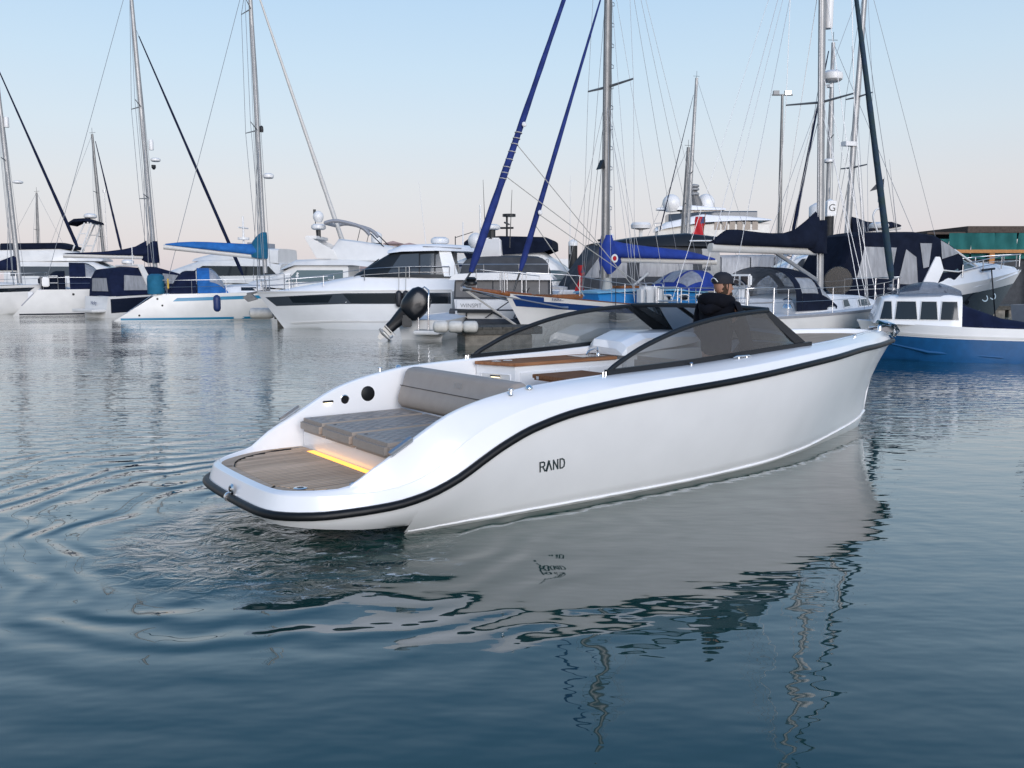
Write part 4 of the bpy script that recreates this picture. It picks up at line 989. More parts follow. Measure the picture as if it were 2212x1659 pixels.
G().prism([(2.1,1.3,3.1),(.9,1.3,3.05),(1.1,1.3,3.5),(2.6,1.3,4.25),(2.75,1.3,4.15)],(0,.12,0)).prism([(2.1,-1.3,3.1),(.9,-1.3,3.05),(1.1,-1.3,3.5),(2.6,-1.3,4.25),(2.75,-1.3,4.15)],(0,-.12,0)).box((2.1,-1.3,4.1),(2.72,1.3,4.26)).out('arch_fin',GEL2,S,bevel=.02)
dome('satellite_dome',(2.2,.4,5.0),.30,S);radar('radar',(2.2,.4,4.6),.42,.3,S);G().tube([(2.5,-.3,4.25),(2.6,-.3,5.5)],.025,5).tube([(2.6,-.55,5.3),(2.6,-.05,5.3)],.02,5).lathe([(.08,0),(.08,.25)],8,(2.6,-.3,5.45)).tube([(2.2,.4,4.2),(2.2,.4,4.65)],.12,8).out('light_mast',FRAME,S)
g=G()
for y in (-1.25,1.25): g.tube(smoothpath([(1.6,y,4.9),(.9,y,5.0),(-.4,y,4.7),(-.9,y,4.3)],4),.11,6)
g.tube([(1.6,-1.25,4.9),(1.6,1.25,4.9)],.1,6);g.out('rolled_bimini',LGREY,S,True,60);g=G()
for y in (-1.25,1.25): g.tube([(-.9,y,4.4),(-2.0,y,3.4)],.03,5).tube([(-.4,y,4.7),(-.2,y,4.0)],.02,5)
g.out('bimini_frame',FRAME,S)
# --- white cruiser with black window band
fr=Frame(-2.25,34.9,180);S=boatthing('motor_cruiser','white hardtop cruiser with long black window band along its bow',fr)
H=Hull(7.75,2.9,1.52,1.42,stern=.96,full=.30,rake=1.05,draft=.3,flare=.90,bowp=2.6,bowflare=.45);H.build(S,GEL,GEL,decko=.0)
H.strip(S,'window_band',MGLASS,[(-.0+.05,1.40),(4,1.38),(7.35,1.20)],[(.05,.98),(4.2,.97),(6.9,.86)],1,.004,24)
H.strip(S,'hull_window',DGLASS,[(1.4,1.36),(4.1,1.34)],[(1.5,1.0),(3.8,1.0)],1,.009);H.strip(S,'hull_window',DGLASS,[(4.5,1.30),(6.3,1.24)],[(4.7,1.02),(6.15,1.0)],1,.009);H.strip(S,'hull_window',DGLASS,[(.15,1.36),(1.2,1.36)],[(.15,1.0),(1.2,1.0)],1,.009)
H.strip(S,'chine_strake',GEL2,[(.1,.36),(4.5,.34),(6.4,.22)],[(.1,.30),(4.5,.28),(6.3,.17)],1,.03)
H.band(S,'gunwale_moulding',GEL2,.955,.995,off=.02)
D_=Cab([(-.1,1.38,1.45,1.25,2.0),(1.5,1.38,1.45,1.2,2.05),(3.6,1.28,1.45,1.05,2.05),(5.3,.95,1.42,.7,1.72),(6.9,.45,1.38,.3,1.45)],.15);D_.build(S,'foredeck_moulding',GEL)
W_=Cab([(-.05,1.25,1.95,1.08,2.98),(.9,1.26,1.95,1.08,2.98),(2.25,1.22,1.98,1.0,2.92),(2.8,1.15,1.98,.96,2.62),(3.75,1.0,1.98,.82,2.05)],.1);W_.build(S,'wheelhouse',FRAME)
for a,b,c,d in ((.05,.62,.62,.20),(.68,1.2,1.2,.68),(1.26,2.45,1.95,1.26)): W_.win(S,'side_window',MGLASS,[(a,2.08),(b,2.08),(c,2.82),(d,2.86)])
W_.top(S,'windscreen',MGLASS,2.32,3.7,-.92,.92)
G().prism([(.30,1.30,2.0),(-.25,1.30,2.0),(.05,1.13,2.95),(.5,1.13,2.95)],(0,-.06,0)).prism([(.30,-1.30,2.0),(-.25,-1.30,2.0),(.05,-1.13,2.95),(.5,-1.13,2.95)],(0,.06,0)).out('aft_pillar',GEL,S)
R_=Cab([(-1.15,1.0,2.90,.9,3.0),(-.6,1.2,2.93,1.1,3.15),(.6,1.25,2.96,1.12,3.22),(1.9,1.18,2.93,1.0,3.18),(2.45,1.08,2.86,.85,2.98)],.12);R_.build(S,'hardtop',GEL)
G().tube([(-.35,1.18,3.05),(1.1,1.16,3.12)],.02,6).out('roof_rail',LGREY,S)
radar('radar',(.55,.0,3.24),.36,.28,S);G().tube([(-.05,.0,3.2),(-.05,0,3.55)],.02,6).tube([(-.05,0,3.5),(-.75,0,3.72)],.015,6).out('wind_vane',FRAME,S);G().tube([(1.05,.4,3.2),(1.3,.4,5.6)],[.015,.006],5).out('aerial',WHITEP,S);G().tube([(-.35,0,3.2),(-.35,0,4.1)],[.03,.02],5).out('mast_light',WHITEP,S)
rails(S,[(.1,1.28,1.95),(1.6,1.3,1.95),(3.3,1.2,1.85),(4.9,.98,1.62),(6.3,.6,1.5),(7.4,.22,1.42),(7.55,0,1.42),(7.4,-.22,1.42),(6.3,-.6,1.5),(4.9,-.98,1.62)],.42,.016,'guard_rail',True)
rails(S,[(6.5,.52,1.48),(7.3,.3,1.43),(7.7,0,1.42),(7.3,-.3,1.43),(6.5,-.52,1.48)],.62,.018,'pulpit',False)
G().tube([(7.2,0,1.5),(8.1,0,1.32)],.05,6).prism([(7.95,-.12,1.36),(8.25,-.12,1.2),(8.05,-.12,1.02),(7.7,-.12,1.12)],(0,.24,0)).out('anchor',GALV,S)
g=G()
for a,b in ((3.6,2.85),(3.0,2.5)): g.tube([(a,.35,2.14),(b,.55,2.66)],.02,5)
g.out('wiper',FRAME,S)
for x in (1.72,1.98):
    fo=tag(fender('fender',fr.W((x,1.52,.86)),.12,.62,FENDB),'dark fender hanging on the white cruiser side, '+('left' if x>1.9 else 'right')+' of two','fender','fenders on the white cruiser')
    G().tube([fr.W((x,1.52,1.47)),fr.W((x,1.36,2.36))],.012,5).out('lanyard',ROPE,fo)
# --- low boat with the tilted outboard motor
fr=Frame(-2.85,28.0,72);S=boatthing('open_boat','low white boat stern with big black outboard motor tilted up',fr)
H=Hull(3.2,1.7,.62,.8,stern=.96,rake=.7,draft=.2);H.build(S,GEL2,GEL3)
G().box((-.55,-.80,.20),(.10,.05,.32)).out('swim_platform',GEL2,S,bevel=.03);G().box((-.52,-.76,.32),(.06,.02,.333)).out('platform_pad',GREYP,S)
om=bpy.data.objects.new('outboard_motor',None);link(om,S);om.scale=(.93,.93,.93);om.location=(-.45,.35,.84);om.rotation_euler=(0,0,R(-66))
# the motor: local x points aft; leg hangs aft and down when tilted
ti=R(47)
def om_pt(x,z,y=0): return Vector((-(x*math.cos(ti)-z*math.sin(ti)),y,x*math.sin(ti)+z*math.cos(ti)))
prof=[(.00,.24,.18),(.08,.32,.23),(.25,.38,.27),(.50,.40,.28),(.75,.37,.26),(.92,.28,.2),(1.0,.14,.12)]
rows=[]
for t,hx,hy in prof:
    c=om_pt(-.06+.10*t,.0+t*1.02);rows.append([c+om_pt(hx*1.15*math.copysign(abs(math.cos(a))**.75,math.cos(a)),0)+Vector((0,hy*math.copysign(abs(math.sin(a))**.75,math.sin(a)),0)) for a in [2*math.pi*k/16 for k in range(16)]])
g=G().grid(rows,True);g.f.append(tuple(range(16)));g.f.append(tuple(len(g.v)-16+i for i in range(16)));g.out('cowling',BLKG,om,True,60)
g=G();rows=[]
for t,hx,hy in ((.05,.28,.18),(-.2,.24,.13),(-.5,.19,.09),(-.8,.17,.07)):
    c=om_pt(0,t);rows.append([c+om_pt(hx*math.cos(a),0)+Vector((0,hy*math.sin(a),0)) for a in [2*math.pi*k/12 for k in range(12)]])
g.grid(rows,True);g.f.append(tuple(range(12)));g.f.append(tuple(len(g.v)-12+i for i in range(12)));g.out('leg',BLKG,om,True,60)
g=G().prism([om_pt(-.22,-.78,-.02),om_pt(.16,-.78,-.02),om_pt(.14,-1.0,-.02),om_pt(.05,-1.22,-.02),om_pt(-.06,-1.22,-.02),om_pt(-.12,-1.0,-.02)],(0,.04,0));g.tube([om_pt(.22,-.97),om_pt(.05,-.97),om_pt(-.22,-.97)],[.03,.085,.06],10);g.prism([om_pt(-.3,-.76,-.16),om_pt(.18,-.76,-.12),om_pt(.18,-.76,.12),om_pt(-.3,-.76,.16)],om_pt(0,.03));g.out('gearcase',mat('gearcase_grey',(.34,.34,.33),.32,metal=.4),om)
pr=G()
for k in range(4):
    a=k*math.pi/2+.4;d=Vector((0,math.cos(a),0))+om_pt(0,math.sin(a));e=om_pt(1,0)
    c=om_pt(-.26,-.97);p=d.cross(e).normalized();pr.add([c+d*.05-p*.03,c+d*.05+p*.03,c+d*.15+p*.08-e*.04,c+d*.19+p*.02,c+d*.14-p*.07+e*.03],[(0,1,2,3,4)])
pr.tube([om_pt(-.2,-.97),om_pt(-.36,-.97)],[.06,.03],8);pr.out('propeller',STEEL,om)
G().box((-.10,-.16,-.45),(.22,.16,-.02)).out('bracket',FRAME,om,bevel=.03)
textmesh('motor_lettering','150',.14,WHITEP,om,textframe(om_pt(.0,.55,.245),om_pt(0,1),(0,1,0)))
g=G()
for dy in (-.32,.02): g.tube(smoothpath([(-.42,dy-.1,.32),(-.40,dy-.1,1.2),(-.30,dy-.08,1.55)],4),.024,8)
g.tube([(-.30,-.40,1.55),(-.25,-.23,1.66),(-.30,-.06,1.55)],.024,8);g.out('boarding_rail',CHROME,S,True,60)
# --- motor yacht seen from astern with grey cockpit cover
fr=Frame(-.35,30.4,83);S=boatthing('motor_yacht','white motor yacht seen from astern with grey cockpit cover and small name',fr)
H=Hull(9.5,3.4,1.3,1.8,stern=.97,rake=1.4,draft=.3,flare=.92);H.build(S,GEL,GEL3)
Cab([(-.02,1.66,1.22,1.62,1.86),(1.2,1.66,1.25,1.6,1.9)],.06).build(S,'cockpit_cover',GREYC)
for a,b in ((-.97,-.2),(-.17,.45),(.48,.97)):
    G().add([(-.035,-1.64*b,1.29),(-.035,-1.64*a,1.29),(-.035,-1.62*a,1.83),(-.035,-1.62*b,1.83)],[(0,1,2,3)]).out('cover_panel',mat('grey_mesh_panel',(.17,.165,.165),.75,noise=.1),S)
Cab([(-.18,1.78,1.87,1.66,2.07),(.6,1.8,1.87,1.68,2.1),(2.0,1.75,1.88,1.6,2.08)],.08).build(S,'coaming',GEL)
G().box((-.06,-1.58,.78),(.0,1.58,1.22)).out('transom_panel',GEL,S,bevel=.04);G().box((-.75,-1.5,.22),(.02,1.5,.36)).out('swim_platform',GEL2,S,bevel=.03)
textmesh('boat_name','WINSPIT',.19,GREYP,S,textframe((-.068,1.05,1.0),(0,-1,0),(-1,0,0)))
C_=Cab([(2.2,1.45,1.9,1.3,2.3),(3.0,1.5,1.95,1.3,2.4),(5.2,1.3,1.9,1.1,2.3),(6.6,1.0,1.9,.8,2.0)],.15);C_.build(S,'deckhouse',GEL2)
A_=Cab([(.9,1.62,2.05,1.45,2.62),(1.5,1.6,2.05,1.3,2.7),(2.3,1.4,2.05,1.2,2.4)],.2);A_.build(S,'aft_tent',GREYC)
G().prism([(1.4,.2,2.5),(1.9,.2,2.5),(1.5,.2,3.3),(1.1,.2,3.35)],(0,.9,0)).out('radar_pedestal',GEL,S,bevel=.05);G().lathe([(.16,0),(.16,.35)],10,(1.3,.55,3.3)).out('mast_stub',FRAME,S);radar('radar',(1.3,.55,3.62),.33,.2,S);dome('satellite_dome',(1.3,1.1,3.0),.28,S);G().tube([(1.4,-.1,3.0),(1.25,-.2,5.0)],[.02,.008],5).out('aerial',FRAME,S);G().tube([(1.4,.95,3.2),(1.4,.95,4.5)],[.03,.03],5).out('aerial',WHITEP,S)
rails(S,[(-.1,1.6,2.05),(-.1,.6,2.05),(-.1,-.6,2.05),(-.1,-1.6,2.05)],.35,.016,'stern_rail',False)
# dinghy carried across the swim platform
fd_=Frame(*fr.W((-.62,.1,0)).xy,83);D=boatthing('inflatable_dinghy','grey inflatable dinghy slung across the stern platform of the motor yacht',fd_,'dinghy');D.location.z=.42
pts=smoothpath([(.0,1.62,.02),(-.05,.9,.0),(-.05,-.6,.0),(-.02,-1.3,.06),(.2,-1.62,.14)],6);G().tube(pts,.17,10).out('tube_side',GREYC,D,True,60)
G().tube([Vector((p.x+.28,p.y,p.z+.32)) for p in pts],.16,10).out('tube_side',GREYC,D,True,60);G().box((.02,-1.2,.05),(.2,1.4,.42)).out('floor',GEL2,D)
G().tube(smoothpath([(-.12,1.0,.24),(-.1,.9,.42),(-.05,.2,.40),(-.1,-.2,.22)],4),.03,6).box((-.15,.1,.36),(0,1.3,.46)).out('davit_bar',FRAME,D)
wires(D,[((-.14,.35,.2),(.1,-.95,1.1)),((-.14,-.6,.2),(.1,-1.1,1.2)),((-.14,-.6,.2),(-.05,-1.4,.1)),((-.14,1.1,.25),(-.1,.5,-.15))],.018,ROPED,'lashing')
# --- flybridge with navy cover
fr=Frame(1.75,40.5,172);S=boatthing('flybridge_yacht','white flybridge yacht under a long navy roof cover with Evolution lettering',fr)
H=Hull(10.5,3.6,1.5,1.9,stern=.92,rake=1.5);H.build(S,GEL2,GEL3)
C_=Cab([(-1.4,1.0,1.5,.9,1.8),(-.6,1.5,1.5,1.4,2.5),(.4,1.6,1.5,1.5,3.15),(2.6,1.6,1.5,1.5,3.2),(4.4,1.5,1.6,1.3,2.6)],.25);C_.build(S,'saloon',GEL2)
oval(S,'saloon_window',GGLASS,C_.side(-.25,2.05,.03,1),(1,0,0),(0,0,1),.75,.24,20,2.);oval(S,'saloon_window',DGLASS,C_.side(.8,1.72,.03,1),(1,0,0),(0,0,1),1.0,.22,20,2.5)
N_=Cab([(-.2,1.62,3.2,1.5,3.55),(.2,1.7,3.05,1.5,3.72),(2.2,1.7,2.95,1.5,3.78),(3.5,1.65,2.7,1.45,3.7),(3.75,1.4,3.1,1.3,3.55)],.2);N_.build(S,'roof_cover',NAVY2)
T_=Cab([(2.2,1.58,1.6,1.5,2.55),(4.3,1.58,1.6,1.5,2.6)],.1);T_.build(S,'cockpit_tent',NAVY);T_.win(S,'tent_window',VINYL,[(2.35,1.75),(3.1,1.75),(3.1,2.45),(2.35,2.45)]);T_.win(S,'tent_window',VINYL,[(3.35,1.75),(4.1,1.75),(4.1,2.45),(3.35,2.45)])
textmesh('boat_name','Evolution',.36,GREYP,S,textframe(C_.side(.6,2.72,.03,1),(-1,0,0),(0,1,.15)))
G().tube([(2.0,0,3.7),(2.0,0,4.7)],.05,6).tube([(2.0,-.7,4.4),(2.0,.7,4.4)],.04,6).tube([(1.7,0,4.2),(2.3,0,4.2)],.05,6).lathe([(.3,0),(.3,.12)],12,(1.9,0,4.7)).out('light_mast',FRAME,S);G().tube([(2.9,.5,3.7),(3.0,.5,6.3)],[.02,.008],5).out('aerial',FRAME,S);G().tube([(-.9,.5,3.0),(-.9,.5,6.4)],[.02,.008],5).out('aerial',WHITEP,S)
# --- cutter with bowsprit and blue cabin
b_=R(33);fr=Frame(.54+7.75*math.cos(b_),28.0+7.75*math.sin(b_),213);S=boatthing('gaff_cutter','old white cutter with navy stripe, wooden bowsprit, light blue deck and royal blue sail covers',fr,'sailboat')
H=Hull(8.7,2.9,.95,1.5,stern=.62,full=.45,rake=.95,tr=-.2,draft=.5,flare=.78,bowp=2.3,dip=.06,bowflare=.3);H.build(S,GEL2,BDECK)
H.band(S,'sheer_stripe',STRIPEB,.72,.87,.02,.985)
H.strip(S,'bow_flash',STRIPEB,[(7.6,1.34),(8.45,1.42)],[(7.55,1.16),(8.0,1.19)],1,.008,6)
H.band(S,'toe_rail',WOODR,.985,1.01,.0,.99,.02)
textmesh('boat_name','FAIRESSE',.13,FENDN,S,textframe(H.sf(7.15,1.27,.016,1),(-1,.22,0),(.2,1,.1)))
bs0=Vector((8.3,0,1.42));bs1=fr.P(1000,623);bso=G().tube([bs0-Vector((.6,0,.05)),bs0,bs1],[.10,.10,.065],10).out('bowsprit',WOODR,S,True,60);G().tube([bs0.lerp(bs1,.86),bs1],.075,10).lathe([(.09,-.05),(.09,.05)],10,bs1,(1,0,0)).out('bowsprit_cap',STEEL,bso,True,50)
wires(S,[(bs1,(7.65,0,.12)),],.035,MASTW,'bobstay');wires(S,[(bs1,(7.0,1.0,1.0)),(bs1,(7.0,-1.0,1.0))],.02,WIRE,'whisker_stay')
G().tube([(7.0,1.02,1.02),(7.25,.96,1.04)],[.05,.02],6).out('deadeye',STEEL,S)
m0=fr.P(1306,655);m1=fr.P(1314,0);mt=m0+(m1-m0)*1.45
mo,tips=mast(S,m0,mt,.155,ALUD,((.497,1.15),(.80,.8)),sweep=-.1);rigging(S,m0,mt,tips,(m0.x-.1,1.4,1.15),.009,fore=None,aft=(.1,0,1.2));wires(S,[((m0.x-.8,1.3,1.12),m0.lerp(mt,.485)),((m0.x+.8,1.35,1.2),m0.lerp(mt,.485)),((m0.x-.8,-1.3,1.12),m0.lerp(mt,.485)),((m0.x+.8,-1.35,1.2),m0.lerp(mt,.485)),((m0.x-1.6,1.3,1.1),m0.lerp(mt,.79)),((m0.x-1.6,-1.3,1.1),m0.lerp(mt,.79)),((.2,.9,1.0),mt),((.2,-.9,1.0),mt)],.009,WIRE,'shroud')
for i in range(20): G().tube([m0.lerp(mt,.08+.046*i)+Vector((-.14,0,0)),m0.lerp(mt,.08+.046*i)+Vector((-.25,0,.02)),m0.lerp(mt,.08+.046*i)+Vector((-.25,0,.10)),m0.lerp(mt,.08+.046*i)+Vector((-.14,0,.14))],.013,4).out('mast_step',STEEL,mo)
G().prism([m0.lerp(mt,.313)+Vector((.12,-.1,0)),m0.lerp(mt,.313)+Vector((.36,-.08,-.06)),m0.lerp(mt,.313)+Vector((.2,-.08,.26))],(0,.2,0)).out('steaming_light',FRAME,mo)
# headsails rolled on their stays
hp=fr.P(1218,0);h0=fr.P(1017,588);top_=h0+(hp-h0)*1.40;furled(S,h0,top_,.125,BLUEF,'furled_headsail',1.,.0);G().lathe([(.1,0),(.2,.04),(.2,.1),(.12,.14),(.18,.2),(.12,.26)],12,h0-Vector((0,0,.4))).tube([h0,bs1+Vector((.05,0,.05))],.03,6).out('furling_drum',FRAME,S,True,40)
hp2=fr.P(1297,0);h2=fr.P(1124,585);furled(S,h2,h2+(hp2-h2)*1.0,.10,BLUEF,'furled_staysail',1.,.0);G().tube([h2,fr.P(1110,628)],.03,6).out('staysail_tack',FRAME,S)
for f in (.24,.255,.27,.29,.31,.33,.345,.36): 
    c=h0.lerp(top_,f);d_=(top_-h0).normalized();G().lathe([(.118,-.012),(.122,0),(.118,.012)],10,c,d_+Vector((.2,0,0))).out('sail_tie',ROPE,S)
for p,m_ in ((h0.lerp(top_,.38),RED),(fr.P(1160,460),RED)): G().lathe([(.07,0),(.08,.03),(.05,.06)],10,p+Vector((0,.15,0)),(0,1,0)).out('sail_badge',WHITEP,S)
wires(S,[(h0.lerp(top_,.25),fr.P(1290,530,.4)),(fr.P(1160,460),fr.P(1420,640,1.2)),(h0.lerp(top_,.335),fr.P(1385,640,1.2)),(fr.P(1152,480),fr.P(1262,640,.9))],.014,ROPE,'sheet')
# boom and mainsail cover
boomcover(S,fr,fr.P(1546,566),fr.P(1310,560),0,BLUE,[(.06,.10),(.20,.17),(.30,.20),(.34,.22),(.38,.24),(.42,.26),(.48,.26),(.60,.27)],.10,CREAM)
rows=[]
for v,wf_,wa in ((508,.12,.14),(520,.18,.22),(545,.26,.55),(568,.24,.62),(585,.16,.30),(592,.06,.08)):
    c=fr.P(1310,v);rows.append([c+Vector((math.cos(a)*(wf_ if math.cos(a)>0 else wa),math.sin(a)*.24,0)) for a in [2*math.pi*k/14 for k in range(14)]])
g=G().grid(rows,True);g.f.append(tuple(range(14)));g.out('sail_cover_front',BLUE,S,True,70)
oval(S,'cover_badge',WHITEP,fr.P(1328,558,.33),(1,0,0),(0,0,1),.14,.14,18,2.);oval(S,'badge_centre',RED,fr.P(1328,558,.345),(1,0,0),(0,0,1),.08,.08,16,2.)
# cabin
K_=Cab([(.9,.9,1.0,.85,1.42),(2.5,1.0,1.05,.92,1.52),(4.3,.95,1.1,.85,1.5),(5.5,.7,1.2,.6,1.45)],.08);K_.build(S,'cabin',BCAB);Cab([(.85,.93,1.42,.88,1.49),(2.5,1.0,1.52,.95,1.59),(4.35,.92,1.5,.88,1.57),(5.55,.68,1.44,.6,1.5)],.03).build(S,'cabin_roof',BDECK)
for x in (1.25,2.05,2.85): 
    oval(S,'port_light',WHITEP,K_.side(x,1.28,.012,1),(1,0,0),(0,0,1),.24,.12,18,4);oval(S,'port_light_glass',DGLASS,K_.side(x,1.28,.018,1),(1,0,0),(0,0,1),.18,.08,18,4)
G().box((3.2,-.4,1.55),(4.4,.4,1.68)).out('hatch',WOODR,S,bevel=.02)
hood(S,.55,2.1,.95,1.5,.72,BLUE,VINYL,'sprayhood')
G().box((6.0,-.5,1.28),(7.2,.5,1.42)).out('fore_hatch',WOODR,S,bevel=.02)
rails(S,[(8.75,.12,1.5),(8.3,.42,1.48),(7.5,.8,1.44),(6.6,1.1,1.38)],.62,.014,'pulpit',False);rails(S,[(8.75,-.12,1.5),(8.3,-.42,1.48),(7.5,-.8,1.44),(6.6,-1.1,1.38)],.62,.014,'pulpit',False);rails(S,[bs0.lerp(bs1,.75),(8.9,.22,1.5),(8.2,.5,1.48)],.62,.014,'pulpit',False)
rails(S,[(.2,.95,.97),(1.8,1.25,1.0),(3.4,1.38,1.05),(5.0,1.35,1.15),(6.6,1.1,1.38)],.6,.013)
G().tube([(m0.x,.1,1.95),(m0.x-.02,.05,1.3)],[.10,.22],8).tube([(m0.x-.2,-.1,2.0),(m0.x-.3,-.1,1.35)],[.08,.16],8).out('rope_coils',ROPE,S,True,50)
G().tube([fr.P(1400,590,.2),fr.P(1330,650,.2)],.04,6).out('spinnaker_pole',MASTW,S)
G().tube([fr.P(1330,620,1.46),fr.P(1330,690,1.46)],.012,5).out('lanyard',ROPED,S)
tag(fender('fender',fr.W(fr.P(1323,712,1.62)),.12,.55,FENDB),'dark fender hanging on the old cutter side behind the windscreen','fender')
lr=thing('life_raft','white life raft canister strapped at the cutter rail with steel frame','life raft',fr.W(fr.P(1403,660,1.45)),fr.a)
G().box((-.46,-.2,0),(.46,.2,.62)).out('canister',WHITEP,lr,bevel=.10,seg=4);g=G()
for x in (-.36,0,.36): g.tube(smoothpath([(x,.24,-.05),(x,.24,.6),(x,.1,.72),(x,-.24,.7)],4),.018,6)
g.out('cradle',STEEL,lr,True,60)
tag(fender('fender',fr.W(fr.P(1433,705,1.5)),.15,1.0,FENDW),'tall cream fender hanging beside the white life raft canister','fender')
# --- white yacht with navy sprayhood, bow to the right
fr=Frame(4.05,20.9,38.5);S=boatthing('sailing_yacht','white sailing yacht with navy sprayhood, navy boom cover and steering wheel behind the helmsman',fr)
H=Hull(9.7,3.2,1.02,1.30,stern=.82,rake=1.1,tr=.25,draft=.4,flare=.80,bowp=2.0);H.build(S,GEL2,GEL3)
H.band(S,'toe_rail',LGREY,.94,1.0,.04,.985,.012);H.band(S,'pin_stripe',FRAME,.555,.58,.04,.97,.008)
textmesh('boat_name','Silver',.30,FENDN,S,textframe((.12,-.25,.62),(0,-1,0),(-1,0,.2)))
g=G()
for y in (.15,.55): g.tube([(.16,y,.28),(.22,y,.95)],.016,6)
for i in range(5): g.tube([(.17+.01*i,.15,.3+.15*i),(.17+.01*i,.55,.3+.15*i)],.014,6)
g.out('stern_ladder',STEEL,S,True,60)
m0=fr.P(1771,625);m1=fr.P(1776,0);mt=m0+(m1-m0)*1.55
mo,tips=mast(S,m0,mt,.115,ALU,((.424,1.0),(.74,.85)),sweep=-.12);rigging(S,m0,mt,tips,(m0.x-.1,1.5,1.2),.010,fore=None,aft=(.3,0,1.0));wires(S,[((m0.x+.5,-1.45,1.2),m0.lerp(mt,.5)),((m0.x+.5,1.45,1.2),m0.lerp(mt,.5)),((.4,.9,1.0),mt),((.4,-.9,1.0),mt),(fr.P(1560,520),m0.lerp(mt,.98))],.008,WIRE,'shroud')
G().lathe([(.10,0),(.115,.06),(.115,.95),(.10,1.02)],12,fr.P(1789,62)+Vector((.0,0,0))).out('radar_reflector',WHITEP,mo,True,50);radar('radar',fr.P(1795,176)+Vector((.05,0,0)),.28,.28,mo)
G().box((m0.x,-.06,fr.P(1790,182).z-.08),(fr.P(1796,180).x,.06,fr.P(1790,182).z)).out('radar_bracket',WHITEP,mo)
wb=fr.P(1927,612);wt_=fr.P(1850,0);furled(S,wb,wb+(wt_-wb)*1.5,.105,DTEAL,'furled_headsail',1.,.0);G().lathe([(.08,0),(.14,.03),(.14,.08),(.07,.1),(.13,.2)],12,wb-Vector((0,0,.22))).out('furling_drum',STEEL,S,True,40)
boomcover(S,fr,fr.P(1534,535),fr.P(1760,543),0,NAVY2,[(.10,.10),(.36,.15),(.38,.17),(.36,.18),(.34,.18),(.34,.19),(.36,.20),(.46,.22),(.72,.26),(.98,.20)],.11,MASTW)
wrap(S,fr,'mast_cover',NAVY2,[(1768,1779,476),(1755,1780,492),(1744,1781,515),(1738,1781,540),(1752,1780,548)],.22)
G().tube([fr.P(1675,545),fr.P(1765,605)],.05,6).out('kicker',ALU,S)
K_=Cab([(2.9,1.05,1.0,.95,1.38),(4.4,1.1,1.05,.95,1.52),(6.6,.85,1.12,.7,1.45),(8.2,.4,1.2,.28,1.27)],.1);K_.build(S,'coachroof',GEL3)
for a,b in ((4.05,4.65),(5.1,5.55),(6.0,6.9)): 
    K_.win(S,'window_frame',WHITEP,[(a,1.15),(b,1.17),(b-.05,1.40),(a+.04,1.38)],(-1,),.012);K_.win(S,'coachroof_window',DGLASS,[(a+.05,1.18),(b-.05,1.20),(b-.09,1.37),(a+.08,1.355)],(-1,),.018)
hood2(S,2.75,4.9,1.15,1.12,1.08,NAVY2)
# helm
wc=Vector((1.35,-.35,1.45));ring=[wc+Vector((0,math.cos(t)*.45,math.sin(t)*.45)) for t in [2*math.pi*i/28 for i in range(29)]];g=G().tube(ring,.018,6)
for k in range(6): t=k*math.pi/3;g.tube([wc,wc+Vector((0,math.cos(t)*.45,math.sin(t)*.45))],.010,5)
g.lathe([(.07,-.04),(.07,.04)],10,wc,(1,0,0)).out('steering_wheel',STEEL,S,True,60);pd=G().box((1.42,-.5,.9),(1.62,-.2,1.75)).out('binnacle',GEL3,S,bevel=.04);G().box((1.40,-.75,1.72),(1.55,.05,2.02)).out('instrument_pod',WHITEP,pd,bevel=.04);
for y in (-.62,-.35,-.1): G().box((1.385,y-.1,1.77),(1.399,y+.1,1.97)).out('display',DGLASS,pd)
for x,y in ((2.6,-1.0),(3.4,-.85)): G().lathe([(.13,0),(.11,.06),(.08,.10),(.09,.17),(.12,.20),(.06,.24)],12,(x,y,1.2)).out('winch',CHROME,S,True,40)
G().tube([(4.25,-.55,1.6),(4.25,.4,1.62)],.10,10).out('fender_roll',LGREY,S,True,50)
rails(S,[(.5,-1.35,1.03),(1.9,-1.5,1.05),(3.6,-1.6,1.08),(5.2,-1.52,1.12),(6.7,-1.2,1.18),(8.0,-.75,1.24)],.62,.008);rails(S,[(.5,1.35,1.03),(1.9,1.5,1.05),(3.6,1.6,1.08),(5.2,1.52,1.12),(6.7,1.2,1.18),(8.0,.75,1.24)],.62,.008)
rails(S,[(8.0,-.75,1.24),(9.0,-.35,1.28),(9.75,0,1.3),(9.0,.35,1.28),(8.0,.75,1.24)],.66,.02,'pulpit');rails(S,[(1.4,-1.45,1.04),(.55,-1.35,1.03),(.45,-.5,1.02)],.66,.018,'pushpit');rails(S,[(1.4,1.45,1.04),(.55,1.35,1.03),(.45,.5,1.02)],.66,.018,'pushpit')
G().lathe([(.40,-.02),(.42,0),(.40,.02)],24,(7.0,.35,1.85),(-.6,-.8,0)).out('round_dish',glassmat('smoked_dish',(.5,.5,.5),.3,.3),S);
for i,(x,m_) in enumerate(((7.0,FENDN),(7.9,FENDN),(8.25,FENDN))):
    u=[.0,0,0][i];p=H.sf(x,.35,.16,-1)
    f_=tag(G().lathe([(.02,.50),(.10,.34),(.15,.24)],12,fr.W(p)).out('fender',FENDN,None,True,50),'white fender with navy top on the yacht bow, '+('leftmost','middle','rightmost')[i]+' of three','fender','fenders on the white yacht bow')
    G().lathe([(.15,.24),(.16,.1),(.15,-.05),(.08,-.16),(.02,-.18)],12,fr.W(p)).out('fender_body',FENDW,f_,True,50);G().tube([fr.W(p+Vector((0,0,.48))),fr.W(H.sf(x,1.1,.05,-1))],.012,5).out('lanyard',ROPED,f_)
